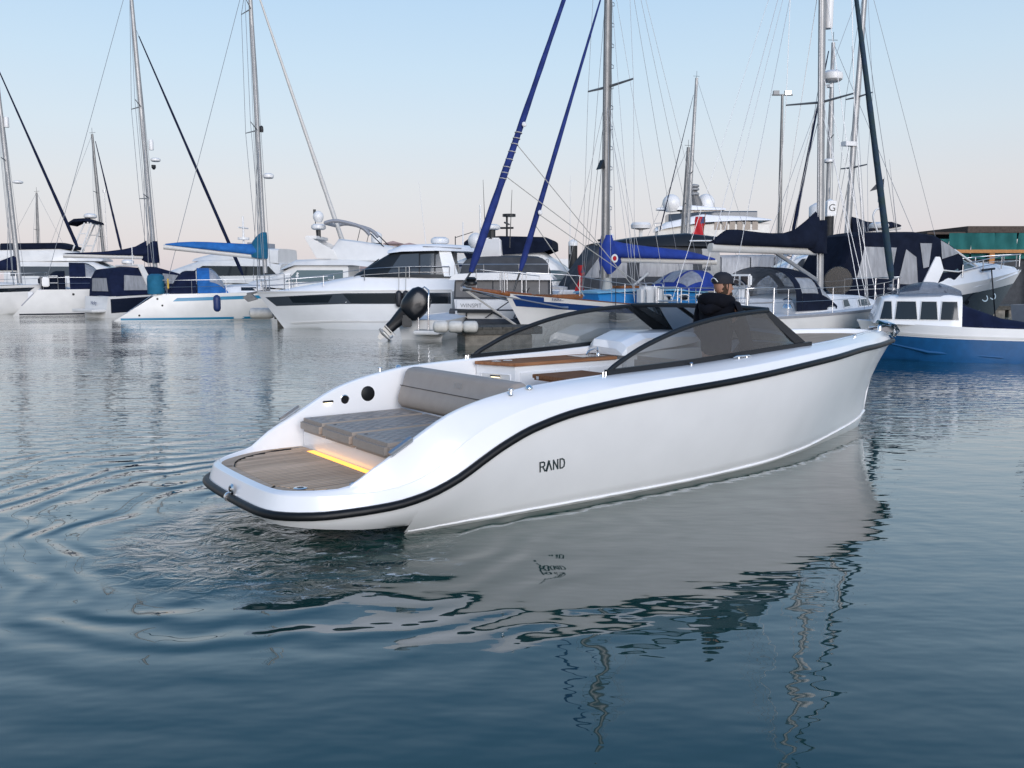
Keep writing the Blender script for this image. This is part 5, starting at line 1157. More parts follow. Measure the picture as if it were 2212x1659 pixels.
wires(S,[((7.5,-1.05,1.22),H.sf(6.0,.1,.3,-1)),((7.5,-1.05,1.22),H.sf(8.3,.0,.4,-1)),((7.5,-1.05,1.22),(10.3,-1.6,.5)),((7.5,-1.05,1.22),(6.2,-2.4,.2))],.02,ROPED,'mooring_line')
# --- grey canvas boat behind the cutter
fr=Frame(9.8,37.5,187);S=boatthing('motor_cruiser','cruiser under big grey canvas tent with black hardtop behind the blue boom',fr)
H=Hull(9.5,3.4,1.3,1.7,stern=.94,rake=1.4);H.build(S,GEL2,GEL3)
T_=Cab([(2.4,1.5,1.3,1.4,3.15),(4.0,1.6,1.35,1.5,3.3),(6.6,1.6,1.35,1.5,3.22),(7.75,1.55,1.35,1.1,1.75)],.2);T_.build(S,'tent',GREYC);T_.win(S,'tent_window',VINYL,[(5.5,1.95),(7.2,1.95),(6.55,2.85),(5.5,2.95)]);T_.win(S,'tent_window',VINYL,[(2.8,2.0),(5.0,2.0),(5.0,2.9),(2.8,2.9)])
R_=Cab([(-.4,.5,3.25,.4,3.3),(.6,1.2,3.2,1.1,3.5),(3.0,1.6,3.2,1.4,3.72),(5.0,1.6,3.2,1.4,3.55),(6.6,1.5,3.12,1.4,3.3)],.15);R_.build(S,'hardtop',FRAME);G().tube([(.4,1.35,3.25),(1.6,1.48,3.42),(3.0,1.62,3.4)],.035,6).out('hardtop_trim',WHITEP,S,True,60)
G().lathe([(.05,0),(.4,.06),(.42,.2),(.35,.3)],14,(4.55,0,3.9)).tube([(4.55,0,3.5),(4.55,0,3.95)],.08,6).out('radar',WHITEP,S,True,40);G().lathe([(.25,0),(.3,.08),(.1,.12)],12,(6.2,.6,3.4)).out('gps_antenna',FRAME,S);G().lathe([(.09,0),(.1,.3),(.06,.36)],10,(5.7,-.3,3.4)).out('horn',WHITEP,S)
G().box((6.3,-1.62,1.28),(8.6,1.62,1.48)).out('stern_moulding',GEL,S,bevel=.05)
textmesh('boat_name','Aquila',.25,GREYP,S,textframe((8.0,1.66,1.2),(-1,0,0),(0,1,0)))
# --- grey wheelhouse trawler
fr=Frame(13.6,44,188);S=boatthing('trawler_yacht','grey wheelhouse cruiser with three square windows and clear cockpit tent',fr)
H=Hull(9.5,3.4,1.4,1.9,stern=.9,rake=1.2);H.build(S,CREAM,GEL3)
W_=Cab([(4.1,1.5,1.4,1.4,3.3),(5.2,1.55,1.45,1.42,3.42),(6.9,1.45,1.5,1.3,3.2),(7.6,1.2,1.5,1.0,2.6)],.25);W_.build(S,'wheelhouse',mat('wheelhouse_grey',(.40,.39,.37),.5,noise=.1))
for a,b in ((4.55,5.85),(6.0,6.95)): W_.win(S,'wheelhouse_window',MGLASS,[(a,2.3),(b,2.3),(b-.08,2.92),(a+.05,2.95)])
T_=Cab([(.2,1.5,1.4,1.3,2.75),(1.4,1.55,1.4,1.4,3.05),(4.1,1.55,1.4,1.42,3.0)],.15);T_.build(S,'cockpit_tent',VINYL)
for x in (.2,1.4,2.6,4.05): G().tube([(x,1.56,1.4),(x,1.42,2.9),(x,0,3.06),(x,-1.42,2.9),(x,-1.56,1.4)],.03,6).out('tent_hoop',GREYC,S)
G().box((3.6,-.7,3.35),(5.0,.7,3.85)).out('roof_box',WHITEP,S,bevel=.08);G().box((3.95,.702,3.5),(4.6,.71,3.68)).out('box_label',GREYP,S)
# --- white boat with big tinted screen behind the sprayhood
fr=Frame(11.2,37,-8);S=boatthing('motor_cruiser','white sports cruiser with large raked grey windscreen behind the navy sprayhood',fr)
H=Hull(8.5,3.2,1.35,1.7,stern=.92,rake=1.4);H.build(S,GEL2,GEL3)
C_=Cab([(-1.2,1.4,1.3,1.3,1.9),(.0,1.5,1.35,1.35,2.6),(.9,1.5,1.4,1.3,2.95),(2.5,1.4,1.45,1.2,2.35),(4.2,1.1,1.6,.8,1.9),(6.5,.5,1.65,.3,1.75)],.2);C_.build(S,'superstructure',GEL);C_.win(S,'side_screen',MGLASS,[(-.2,1.95),(2.7,1.9),(1.0,2.75),(.5,2.7)]);C_.top(S,'windscreen',MGLASS,1.0,2.5,-.9,.9)
G().tube([(-.6,1.45,1.4),(.3,1.3,2.98),(.3,-1.3,2.98),(-.6,-1.45,1.4)],.09,8).out('targa_arch',GEL,S,True,60);rails(S,[(2.2,-1.4,1.6),(3.8,-1.15,1.66),(5.6,-.7,1.7),(7.2,-.2,1.7)],.6,.016)
# --- cruiser with navy canopy and black hull
fr=Frame(10.05,29.4,14);S=boatthing('motor_cruiser','white and black sports cruiser with big navy canopy and clear windows on the right',fr)
H=Hull(8.0,2.9,1.35,2.2,stern=.92,full=.35,rake=1.5,draft=.3,flare=.80,bowp=2.3,bowflare=.3);H.build(S,HULLNAVY,GEL)
H.band(S,'gunwale_moulding',GEL,.80,1.02,.25,.995,.02)
for x in (4.9,5.9,6.4): oval(S,'porthole',CHROME,H.sf(x,1.15+.12*(x-4.9),.012,-1),(1,0,0),(0,.2,1),.13,.13,20,2.);oval(S,'porthole_glass',DGLASS,H.sf(x,1.15+.12*(x-4.9),.02,-1),(1,0,0),(0,.2,1),.09,.09,20,2.)
D_=Cab([(2.9,1.42,1.40,1.2,2.05),(4.0,1.36,1.5,1.1,2.32),(5.2,1.15,1.65,.85,2.45),(6.6,.72,1.9,.45,2.42),(7.6,.3,2.1,.15,2.32)],.25);D_.build(S,'foredeck_moulding',GEL);
for s_ in (-1,1): G().prism([(2.75,s_*1.42,1.5),(3.4,s_*1.40,1.62),(3.75,s_*1.30,2.2),(3.62,s_*1.26,2.62),(3.45,s_*1.26,2.62)],(0,-s_*.06,0)).out('side_wing',GEL,S,bevel=.01)
T_=Cab([(-.1,1.25,1.35,1.15,2.0),(.55,1.35,1.35,1.12,3.25),(1.0,1.38,1.4,1.14,3.38),(2.8,1.38,1.45,1.14,3.42),(3.6,1.3,1.6,1.1,3.32),(4.3,1.2,1.9,1.0,3.02),(4.7,1.1,2.2,.95,2.75)],.18);T_.build(S,'canopy',NAVY2)
T_.win(S,'canopy_window',VINYL,[(.55,1.95),(1.75,1.9),(2.0,2.9),(.85,2.92)],(-1,1),.02);T_.win(S,'canopy_window',VINYL,[(2.0,1.75),(2.75,1.72),(2.72,2.6),(2.35,2.85)],(-1,1),.02);T_.win(S,'canopy_window',VINYL,[(2.98,2.25),(3.2,2.3),(3.35,3.05),(2.88,3.05)],(-1,1),.02);T_.win(S,'canopy_window',VINYL,[(3.75,2.55),(4.55,2.75),(4.1,3.0),(3.72,3.15)],(-1,1),.02)
W_=Cab([(3.55,1.25,2.1,1.1,2.55),(4.4,1.15,2.15,1.0,2.75),(5.3,.9,2.25,.75,2.4)],.1);W_.build(S,'windscreen',GGLASS);G().tube([W_.side(5.45,2.3,.0,-1),W_.side(4.35,2.86,.02,-1)],.035,6).tube([W_.side(3.6,2.2,.03,-1),W_.side(4.4,2.14,.03,-1),W_.side(5.4,2.3,.03,-1)],.025,6).out('windscreen_frame',WHITEP,S)
rails(S,[(4.6,-1.15,1.95),(5.6,-.9,2.12),(6.6,-.6,2.25),(7.5,-.28,2.32),(7.9,0,2.34),(7.5,.28,2.32),(6.6,.6,2.25),(5.6,.9,2.12)],.42,.02,'pulpit')
radar('radar',(2.35,.2,3.55),.32,.24,S);g=G().tube(smoothpath([(1.95,-.3,3.42),(1.75,-.3,3.9),(1.85,-.3,4.15),(2.05,-.3,4.15),(2.15,-.3,3.9),(2.25,-.3,3.42)],4),.03,6);g.tube([(1.95,-.3,4.2),(1.95,-.3,4.4)],.015,5).lathe([(.05,0),(.05,.28)],8,(1.95,-.3,4.4)).out('light_bracket',WHITEP,S,True,60);G().tube([(3.3,.5,3.4),(2.85,.5,5.9)],[.02,.006],5).out('aerial',STEEL,S)
fp=G().tube([(2.5,.3,3.6),(2.55,.3,5.3)],.014,5).out('flag_staff',WHITEP,S)
pn=thing('pennant','small dark triangular pennant on a thin staff above the navy canopy','flag',fr.W((2.55,.3,5.0)),fr.a);G().grid([[(0,0,.25),(-.25,.03,.10),(-.55,-.02,-.18)],[(0,0,-.12),(-.25,.02,-.12),(-.56,-.02,-.20)]]).out('cloth',GREYC,pn)
wires(S,[((3.55,-1.35,1.72),(4.15,-1.5,1.05)),((5.9,-.95,2.2),(5.85,-1.3,.6))],.028,ROPED,'mooring_line');G().tube([(5.5,-.98,2.2),(6.1,-.85,2.25)],.04,6).out('bow_strap',FENDB,S)
wires(S,[((2.0,.6,3.4),(1.3,.6,9.5)),((3.0,.2,3.5),(1.2,-.2,9.9))],.010,WIRE,'aerial_wire')
# --- small blue and white cabin boat on the right
fr=Frame(12.05,20.66,165);S=boatthing('cabin_boat','small white cabin boat with blue lower hull and grey fabric over its roof',fr);S.scale=(.76,.86,1)
H=Hull(5.0,2.2,.78,.92,stern=.95,full=.35,rake=.55,draft=.25,flare=.88,bowp=2.6,bowflare=.55);H.build(S,HULLBLUE,GEL3)
H.band(S,'white_topsides',GEL,.66,1.005,.0,.998,.008);H.band(S,'rubbing_strake',GEL2,.70,.76,0,.998,.03)
for sd in (1,-1): G().tube([H.sf(1.0,.14,.0,sd)+Vector((0,sd*.04,0)),H.sf(3.0,.22,.0,sd)+Vector((0,sd*.06,0)),H.sf(4.3,.42,.0,sd)+Vector((0,sd*.03,0))],[.02,.035,.015],6).out('spray_rail',HULLBLUE,S,True,60)
K_=Cab([(2.15,.98,.80,.86,1.52),(2.5,.98,.82,.84,1.56),(4.1,.84,.86,.66,1.52),(4.36,.80,.87,.60,1.46),(4.60,.74,.88,.60,.96)],.10);K_.build(S,'cabin',GEL)
for a,b,c,d in ((2.25,2.74,2.70,2.30),(2.82,3.30,3.26,2.86),(3.38,4.00,3.94,3.43),(4.08,4.42,4.30,4.11)): K_.win(S,'window_frame',GEL2,[(a-.02,.955),(b+.02,.955),(c+.02,1.405),(d-.02,1.405)],(1,-1),.012);K_.win(S,'cabin_window',DGLASS,[(a,.975),(b,.975),(c,1.385),(d,1.385)],(1,-1),.02)
g=G();rows=[]
for i in range(9):
    t=i/8;x=2.15+1.75*t;hh=.34*math.sin(math.pi*(.12+.8*t))**.7;rows.append([(x,.80*math.cos(a),1.5+hh*math.sin(a)**.7) for a in [math.pi*k/10 for k in range(11)]])
g.grid(rows);g.f.append(tuple(range(11)));g.f.append(tuple(len(g.v)-11+k for k in range(11)));g.out('roof_fabric',milky('smoked_film',(.62,.66,.72),(.16,.18,.22),.38),S,True,60)
T_=Cab([(.05,.95,.78,.5,.88),(.9,1.0,.78,.65,.98),(2.0,.98,.8,.75,1.28),(2.2,.95,.8,.8,1.40)],.12);T_.build(S,'cockpit_cover',NAVY)
om=bpy.data.objects.new('outboard_motor',None);link(om,S);om.location=(-.18,0,.70)
G().box((-.22,-.16,.18),(.16,.16,.52)).out('cowling',BLKG,om,bevel=.09,seg=4);G().box((-.10,-.08,-.75),(.06,.08,.2)).out('leg',BLKG,om,bevel=.03)

# --- boat at the right edge
fr=Frame(15.35,25.4,20);S=boatthing('motor_cruiser','grey boxed stern of a canopied motor boat cut by the right picture edge',fr)
H=Hull(7,2.8,1.15,1.6,stern=.95,rake=1.2);H.build(S,LGREY,GEL3)
G().box((-.15,-1.45,.72),(2.4,-.6,1.30)).out('stern_locker',LGREY,S,bevel=.03);G().box((-.19,-1.50,1.30),(2.45,-.55,1.38)).out('locker_lid',LGREY,S,bevel=.02);G().box((.9,-1.49,1.02),(1.1,-1.45,1.16)).out('latch',FRAME,S)
G().box((0.05,-1.3,1.385),(.5,-.7,1.72)).out('seat_cushion',WHITEP,S,bevel=.06);G().lathe([(.5,0),(.48,.16),(.3,.26),(.05,.3)],18,(1.3,-1.0,1.385)).out('coiled_cover',VINYL,S,True,60)
T_=Cab([(.55,1.3,1.2,1.1,1.7),(1.0,1.32,1.25,1.1,2.9),(4.2,1.3,1.4,1.05,3.0)],.2);T_.build(S,'canopy',GREYC);T_.win(S,'canopy_window',VINYL,[(1.15,1.6),(2.2,1.6),(2.0,2.6),(1.35,2.6)])
G().prism([(.9,-1.35,2.85),(1.5,-1.35,2.85),(1.15,-1.35,3.6),(.95,-1.35,4.0),(1.6,-1.35,4.15),(1.6,-1.35,4.32),(.75,-1.35,4.1),(.72,-1.35,3.5)],(0,.14,0)).box((.75,-1.3,4.1),(1.6,1.3,4.3)).out('radar_arch',GEL,S,bevel=.02)
tn=Frame(12.2,23.8,15);D=boatthing('inflatable_dinghy','turquoise and grey dinghy with black outboard below the grey locker',tn,'dinghy')
G().tube(smoothpath([(-.2,.45,.40),(1.5,.5,.40),(2.3,.2,.45),(2.4,0,.46),(2.3,-.2,.45),(1.5,-.5,.40),(-.2,-.45,.40)],4),.18,10).out('tube',mat('turquoise_tube',(.03,.40,.42),.5),D,True,60);G().box((-.1,-.42,.24),(2.0,.42,.34)).out('floor',GREYP,D);G().box((-.5,-.18,.62),(-.02,.18,1.02)).out('outboard_cowling',BLKG,D,bevel=.1,seg=4);G().tube([(-.25,0,.65),(-.30,0,-.2)],.08,8).out('outboard_leg',BLKG,D);G().tube([(.0,.12,.85),(.5,.14,1.05)],.035,6).out('tiller',FRAME,D)
# ---------------------------------------------------------------- far boats and masts
fr=Frame(0,150,180);Y0=150
S=thing('superyacht','large white superyacht with domes and mast far behind the masts','yacht',(32,150,0),R(178))
fr=Frame(32,150,178);H=Hull(46,8.5,4.5,6.5,stern=.9,rake=6,draft=1);H.build(S,GEL,GEL)
def zpx(v): return CAMH+(HOR-v)*150/F
for (u0,u1,v0,v1,w,nm,m_) in ((1418,1650,505,488,3.6,'main_deck_house',CREAM),(1440,1625,488,462,3.3,'bridge_deck_house',MGLASS)):
    x0=fr.P(u1,v0).x;x1=fr.P(u0,v0).x;Cab([(x0,w,zpx(v0)-3,w,zpx(v1)),(lerp(x0,x1,.5),w,zpx(v0)-3,w,zpx(v1)),(x1,w*.7,zpx(v0)-3,w*.6,zpx(v1)-.4)],.3).build(S,nm,m_)
x0=fr.P(1655,480).x;x1=fr.P(1413,500).x;Cab([(x0,3.9,zpx(482),3.7,zpx(480)),(lerp(x0,x1,.25),4,zpx(482),3.4,zpx(471)),(lerp(x0,x1,.6),4,zpx(486),3.3,zpx(468)),(lerp(x0,x1,.9),3.0,zpx(497),2.6,zpx(484)),(x1,2.0,zpx(503),1.6,zpx(497))],.4).build(S,'upper_deck_roof',GEL)
for i in range(6):
    q=fr.P(1540+16*i,488);G().box((q.x-.45,3.62,zpx(501)),(q.x+.45,3.66,zpx(484.5))).out('deck_house_window',mat('brown_glass',(.10,.07,.05),.1),S)
x0=fr.P(1562,455).x;x1=fr.P(1418,455).x;Cab([(x0,2.2,zpx(459),2.0,zpx(455)),(lerp(x0,x1,.5),2.4,zpx(459),2.2,zpx(449)),(x1,1.2,zpx(457),1.0,zpx(453))],.2).build(S,'hardtop',GEL)
x0=fr.P(1552,462).x;x1=fr.P(1473,462).x;Cab([(x0,1.9,zpx(474),1.9,zpx(458)),(x1,1.9,zpx(474),1.9,zpx(458))],.1).build(S,'sky_lounge',CREAM)
for u in (1500,1545): q=fr.P(u,462);G().box((q.x-.45,1.92,zpx(470)),(q.x+.45,1.96,zpx(460))).out('lounge_window',mat('brown_glass',(.10,.07,.05),.1),S)
for u,v,r in ((1448,447,1.5),(1527,443,1.5)): q=fr.P(u,v);dome('satellite_dome',(q.x,1.2 if u<1500 else -1.2,q.z-.9),r,S)
q=fr.P(1508,450);q2=fr.P(1496,398);G().tube([q,q.lerp(q2,.5),q2],[1.0,.6,.3],8,flat=.6).out('signal_mast',mat('mast_dark_grey',(.12,.12,.12),.5),S,True,50)
for v in (405,412,422): q=fr.P(1499,v);radar('radar_bar',(q.x,0,q.z),.9,.5,S,GREYP)
rails(S,[(fr.P(1425,500).x,2.5,zpx(500)),(fr.P(1412,500).x,1.5,zpx(500))],1.1,.05,'deck_rail');
def far_yacht(label,Y,base,top,L,r=.11,head=0,m=None,spread=((.55,.9),),jib=None,jm=None,cover=None):
    """a yacht mostly hidden behind nearer boats: hull, coachroof, mast, spreaders, stays"""
    bx=at(*base,Y);fr=Frame(bx.x-L*.55*math.cos(R(head)),Y-L*.55*math.sin(R(head)),head)
    S=boatthing('sailing_yacht',label,fr,'boat');H=Hull(L,L*.3,1.1,1.4,stern=.75,rake=1.1,tr=.5);H.build(S,GEL2,GEL3)
    Cab([(L*.3,L*.1,1.0,L*.09,1.5),(L*.6,L*.09,1.1,L*.08,1.6),(L*.8,L*.04,1.2,L*.03,1.4)],.1).build(S,'coachroof',GEL3)
    p0=fr.P(*base);p1=fr.P(*top);p0b=p0+(p1-p0)*(-(p0.z-1.3)/(p1.z-p0.z));mo,tips=mast(S,p0b,p1,r,m or ALU,spread,sweep=-.1)
    rigging(S,p0b,p1,tips,(p0b.x-.1,L*.13,1.2),.011,fore=(L-.2,0,1.5) if not jib else None,aft=(.2,0,1.2))
    if jib: furled(S,fr.P(*jib[0]),fr.P(*jib[1]),.10 if len(jib)<3 else jib[2],jm or NAVY,'furled_headsail',1.,0.)
    boomcover(S,fr,p0b+Vector((-L*.33,0,1.0)),p0b+Vector((-.1,0,1.05)),0,cover or NAVY,[(.15,.08),(.3,.14),(.35,.16),(.5,.18),(.85,.18)],.07)
    G().tube([p1,p1+Vector((0,0,.5))],.012,4).tube([p1+Vector((-.2,0,.1)),p1+Vector((.25,0,.14))],.012,4).out('wind_instruments',FRAME,mo)
    return S,fr,p0b,p1,mo
S,fr_,a_,b_2,mo=far_yacht('yacht at the left picture edge with pale mast and dark forestay',50,(36,552),(-14,110),11,.13,20,ALU,((.55,.9),(.8,.7)),((168,535),(-8,140)));radar('radar',fr_.P(30,396)+Vector((.2,0,0)),.27,.14,mo);G().lathe([(.12,0),(.13,.05),(.13,.5),(.11,.56)],10,fr_.P(10,275)+Vector((.1,0,0))).out('radar_reflector',WHITEP,mo,True,50)
far_yacht('small distant yacht with short mast on the far left skyline',85,(82,530),(79,416),9,.11,10,ALUD,((.6,.8),))
far_yacht('distant yacht with slim mast between the two tall left masts',72,(222,535),(199,290),10,.12,10,ALUD,((.33,1.1),(.62,.9)),((262,540),(206,305)))
far_yacht('distant yacht with slim grey mast beside the superyacht domes',70,(1484,512),(1505,168),11,.15,172,ALU,((.55,1.1),),((1425,500),(1498,205),.05))
far_yacht('distant yacht with short thick mast left of the superyacht mast',62,(1474,520),(1487,318),9,.15,172,ALUD,((.6,.7),))
S,fr_,a_,b_2,mo=far_yacht('yacht with slim mast just right of the tall pale mast',45,(1784,560),(1800,92),10,.12,165,ALU,((.31,1.05),(.62,1.0)),((1712,505),(1790,110),.09));radar('radar',fr_.P(1790,352)+Vector((.0,0,0)),.25,.2,mo)
S,fr_,a_,b_2,mo=far_yacht('yacht with raked silver mast and black boom cover behind the teal headsail',38,(1829,520),(1872,-60),11,.14,200,ALU,((.40,.8),(.62,.8)),None,None,NAVY2);G().box(tuple(fr_.P(1838,316)+Vector((-.2,-.15,0))),tuple(fr_.P(1826,311)+Vector((.1,.15,.1)))).out('radar_scanner',WHITEP,mo)
# black boom cover of that yacht, on its boom
boomcover(S,fr_,fr_.P(1945,492),fr_.P(1834,508),0,NAVY2,[(.1,.1),(.26,.18),(.30,.2),(.32,.2),(.42,.2),(.6,.22),(.75,.22)],.07)
# ---------------------------------------------------------------- piles, lamp, pontoons, building, flags
def pile(u,vtop,vcap,Y,r,label,extra=None):
    b=at(u,603,Y);t=thing('mooring_pile',label,'pile',(b.x,Y,0));zt=at(u,vtop,Y).z;zc=at(u,vcap,Y).z
    G().lathe([(r,-1.),(r,zc)],16).out('shaft',PILE,t,True,40);G().lathe([(r*1.02,zc),(r*1.03,zt-r*.7),(r*.9,zt-r*.45),(.03,zt)],16).out('cap',WHITEP,t,True,40);return t,zc,zt
pile(815,500,525,50,.29,'black mooring pile with pointed white cap behind the white cruiser roof')
pile(1237,517,531,48,.24,'short black mooring pile with white cap right of the Evolution flybridge')
pile(1757,438,468,40,.30,'thick black mooring pile with grey top just left of the tall pale mast')
t,zc,zt=pile(1786,430,468,33,.16,'slim mooring pile bearing the berth sign G beside the tall pale mast')
sg=G().box((-.15,-.20,zc+.02),(.17,-.17,zt-.08)).out('berth_sign',WHITEP,t);textmesh('sign_letter','G',.36,FRAME,t,textframe((.02,-.206,(zc+zt)/2-.02),(1,0,0),(0,-1,0)))
Y=80;b=at(1682,603,Y);t=thing('lamp_post','tall grey floodlight mast with a lit lamp left of the tall pale mast','lamp post',(b.x,Y,0));zt=at(1690,205,Y).z;tx=at(1690,205,Y).x-b.x
G().tube([(0,0,0),(tx*.5,0,zt*.5),(tx,0,zt)],[.22,.17,.11],8).out('post',ALUD,t,True,50);G().tube([(tx-.9,0,zt),(tx+.9,0,zt)],.08,6).box((tx-.8,-.15,zt),(tx-.3,.15,zt+.35)).box((tx+.2,-.15,zt),(tx+.7,.15,zt+.35)).out('lamp_head',GREYP,t)
G().prism([(tx+.22,-.18,zt+.04),(tx+.68,-.18,zt+.04),(tx+.68,-.18,zt+.32),(tx+.22,-.18,zt+.32)],(0,-.04,0)).out('lamp_lens',mat('floodlight',(1,.92,.75),.4,emit=14),t)
def pontoon(name,label,c,L,W,h,head,cat='pontoon'):
    t=thing(name,label,cat,(c[0],c[1],0),R(head))
    for i in range(max(1,int(L/2.2))):
        x0=.1+i*2.2;G().box((x0,-W/2+.06,-.4),(min(x0+2.0,L-.05),W/2-.06,h-.22)).out('float',CONC,t,bevel=.02)
    G().box((0,-W/2,h-.22),(L,W/2,h-.06)).out('frame',PONTD,t,bevel=.01)
    n=int(L/.30)
    for i in range(n): G().box((i*.30,-W/2-.02,h-.06),(i*.30+.285,W/2+.02,h)).out('plank',PONTD,t)
    return t
PB=pontoon('finger_pontoon','weathered finger pontoon with concrete float in front of the old cutter bow',(-1.6,26.2),2.4,1.4,.52,14)
for k,(dx,dz,r,l) in enumerate(((-.25,.60,.17,1.15),)):
    b=Vector((-1.62,25.3,.56));o=G()
    for j in range(3): o.lathe([(.06,0),(.15,.04),(.17,.1),(.17,.34),(.15,.4),(.06,.44)],12,b+Vector((-.62+.42*j,-.08,0)),(1,0,.0))
    tag(o.out('dock_fender',FENDW,None,True,50),'cream cylindrical dock fender lying on the near pontoon end','fender')
PA=pontoon('finger_pontoon','short pontoon end with concrete float left of the white cruiser bow',(-9.75,37.0),7,1.3,.50,4)
tag(G().lathe([(.08,0),(.2,.06),(.22,.15),(.22,.85),(.2,.94),(.08,1.0)],12,(-10.7,36.3,.52),(1,.1,0)).out('dock_fender',FENDW,None,True,50),'cream dock fender on the pontoon end left of the white cruiser','fender')
o=G().lathe([(.05,0),(.13,.06),(.15,.15),(.15,.55),(.12,.64),(.04,.7)],12,(-12.3,37.2,.55)).out('fender',FENDN,None,True,50);tag(o,'navy fender hanging by the bow of the teal-striped yacht','fender')
pontoon('walkway_pontoon','long low walkway pontoon behind the first row of boats on the right',(2,47.5),40,2.4,.5,2)
pontoon('walkway_pontoon','long low walkway pontoon behind the yachts on the left',(-40,64),36,2.4,.5,2)
pontoon('finger_pontoon','pontoon between the blue cabin boat and the black-hulled cruiser',(12.2,25.6),9,1.4,.5,-4)
# boat shed wrapped in green netting
Y=78;t=thing('net_covered_building','low building wrapped in green netting with orange steel beams on the right shore','building',(0,Y,0))
def zb(v): return CAMH+(HOR-v)*Y/F
def xb_(u): return (u-CX)/F*Y
ul=xb_(1985);ur=xb_(2420)
G().box((ul,0,0),(ur,14,zb(548))).out('wall',GREYC,t)
for i in range(9):
    x0=lerp(ul,ur,i/9);x1=lerp(ul,ur,(i+1)/9)-.06
    rows=[[(lerp(x0,x1,k/8),-.35-.12*math.sin(k*1.3+i+q*.8)-.05*q,lerp(zb(560),zb(506+0*i)-(.5 if i==0 else 0),q/4)) for k in range(9)] for q in range(5)];G().grid(rows).out('netting_sheet',NET,t,True)
for v,m_,dz in ((548,ORANGE,.28),):
    G().box((ul,-.95,zb(v)),(ur,-.65,zb(v)+dz)).out('beam',ORANGE,t)
for i in range(5): x=lerp(ul,ur,.08+.22*i);G().box((x,-.92,0),(x+.45,-.62,zb(549))).out('post',ORANGE,t)
G().box((xb_(2075),-.2,zb(505)),(ur,12,zb(491))).out('roof_edge',BROWNR,t);G().box((xb_(1992),.0,zb(508)),(xb_(2080),10,zb(503))).out('lower_roof',BROWNR,t)
Y=120;t=thing('quay_shed','low reddish sheds beyond the pile on the far shore','building',(0,Y,0));G().box((xb_(0),0,0),(xb_(1),1,1)) 
g=G()
def xq(u): return (u-CX)/F*120
def zq(v): return CAMH+(HOR-v)*120/F
for (u0,u1,v,nm) in ((780,850,527,'shed'),(835,870,522,'shed'),(865,910,526,'shed')):
    w=G().box((xq(u0),0,0),(xq(u1),8,zq(v+6))).out('wall',mat('shed_wall',(.32,.25,.25),.8,noise=.2),t);G().prism([(xq(u0)-.3,-.4,zq(v+6)),(xq(u1)+.3,-.4,zq(v+6)),(xq((u0+u1)/2),-.4,zq(v))],(0,9,0)).out('roof',mat('shed_roof',(.36,.27,.28),.8,noise=.2),t)
q=thing('quay_wall','low dark quay along the far shore','wall',(0,135,0));G().box((-140,0,-1),(140,6,1.1)).out('wall',PONTD,q);G().box((-140,-.3,1.1),(140,6.3,1.3)).out('coping',CONC,q)
# flags
def flag(u,v0,v1,Y,label,w):
    a=at(u,v0,Y);b=at(u,v1,Y);t=thing('ensign',label,'flag',(a.x,Y,b.z-.4));h=a.z-b.z
    G().tube([(.1,0,-.4),(.25,0,h+.55)],.018,6).out('staff',WOODR,t)
    rows=[]
    for i in range(8):
        s=i/7;rows.append([Vector((.22-w*j/5*(.6+.5*s)+.06*math.sin(s*7+j*.9),.06*math.sin(j*1.3+s*5),h+.4-h*s-.10*j/5*s)) for j in range(6)])
    c=G().grid(rows).out('cloth',RED,t,True);G().grid([[rows[0][j]+Vector((0,-.012,0)) for j in range(3)],[rows[1][j]+Vector((0,-.012,0)) for j in range(3)],[rows[2][j]+Vector((0,-.012,0)) for j in range(3)]]).out('canton',FENDN,t,True);return t
flag(1248,573,627,34,'red ensign drooping from a short staff behind the old cutter bow',.26)
flag(1512,468,518,43,'red ensign hanging in front of the superyacht above the grey wheelhouse',.62)
# ---------------------------------------------------------------- the helmsman
def skinned(name,verts,edges,m,parent,sub=2,root=0):
    me=bpy.data.meshes.new(name);me.from_pydata([v[:3] for v in verts],edges,[])
    o=bpy.data.objects.new(name,me);C.objects.link(o)
    sk=o.modifiers.new('skin','SKIN');sk.use_smooth_shade=True
    for i,v in enumerate(verts):
        d=me.skin_vertices[0].data[i];r=v[3];d.radius=(r if isinstance(r,tuple) else (r,r));d.use_root=(i==root)
    ss_=o.modifiers.new('sub','SUBSURF');ss_.levels=sub;ss_.render_levels=sub
    dg=bpy.context.evaluated_depsgraph_get();me2=bpy.data.meshes.new_from_object(o.evaluated_get(dg));me2.name=name
    bpy.data.objects.remove(o);me2.materials.clear();me2.materials.append(m);me2.shade_smooth()
    return link(bpy.data.objects.new(name,me2),parent)
pw_=BOAT.W((4.70,-.62,.262))
MAN=thing('person','man in black hooded jacket and black cap standing at the day boat helm','person',pw_,BOAT.a)
# local: x forward, y left; feet on the sole at z=0; height about 1.68 with cap
body=[(0,0,.90,(.15,.11)),(0,0,1.06,(.14,.10)),(0.01,0,1.22,(.16,.11)),(.02,0,1.36,(.15,.10)),(.035,0,1.435,.055),(.055,0,1.49,.052),
 (.02,.17,1.36,.065),(.06,.24,1.12,.048),(.20,.20,.96,.040),(.29,.13,.90,.034),
 (.02,-.17,1.36,.065),(.07,-.24,1.12,.048),(.21,-.20,.97,.040),(.30,-.13,.90,.034),
 (0,.09,.82,.085),(.03,.10,.47,.058),(-.02,.11,.09,.042),(.10,.12,.035,.035),
 (0,-.09,.82,.085),(.03,-.10,.47,.058),(-.02,-.11,.09,.042),(.10,-.12,.035,.035)]
bedges=[(0,1),(1,2),(2,3),(3,4),(4,5),(3,6),(6,7),(7,8),(8,9),(3,10),(10,11),(11,12),(12,13),(0,14),(14,15),(15,16),(16,17),(0,18),(18,19),(19,20),(20,21)]
bd=skinned('body',body,bedges,SKIN,MAN)
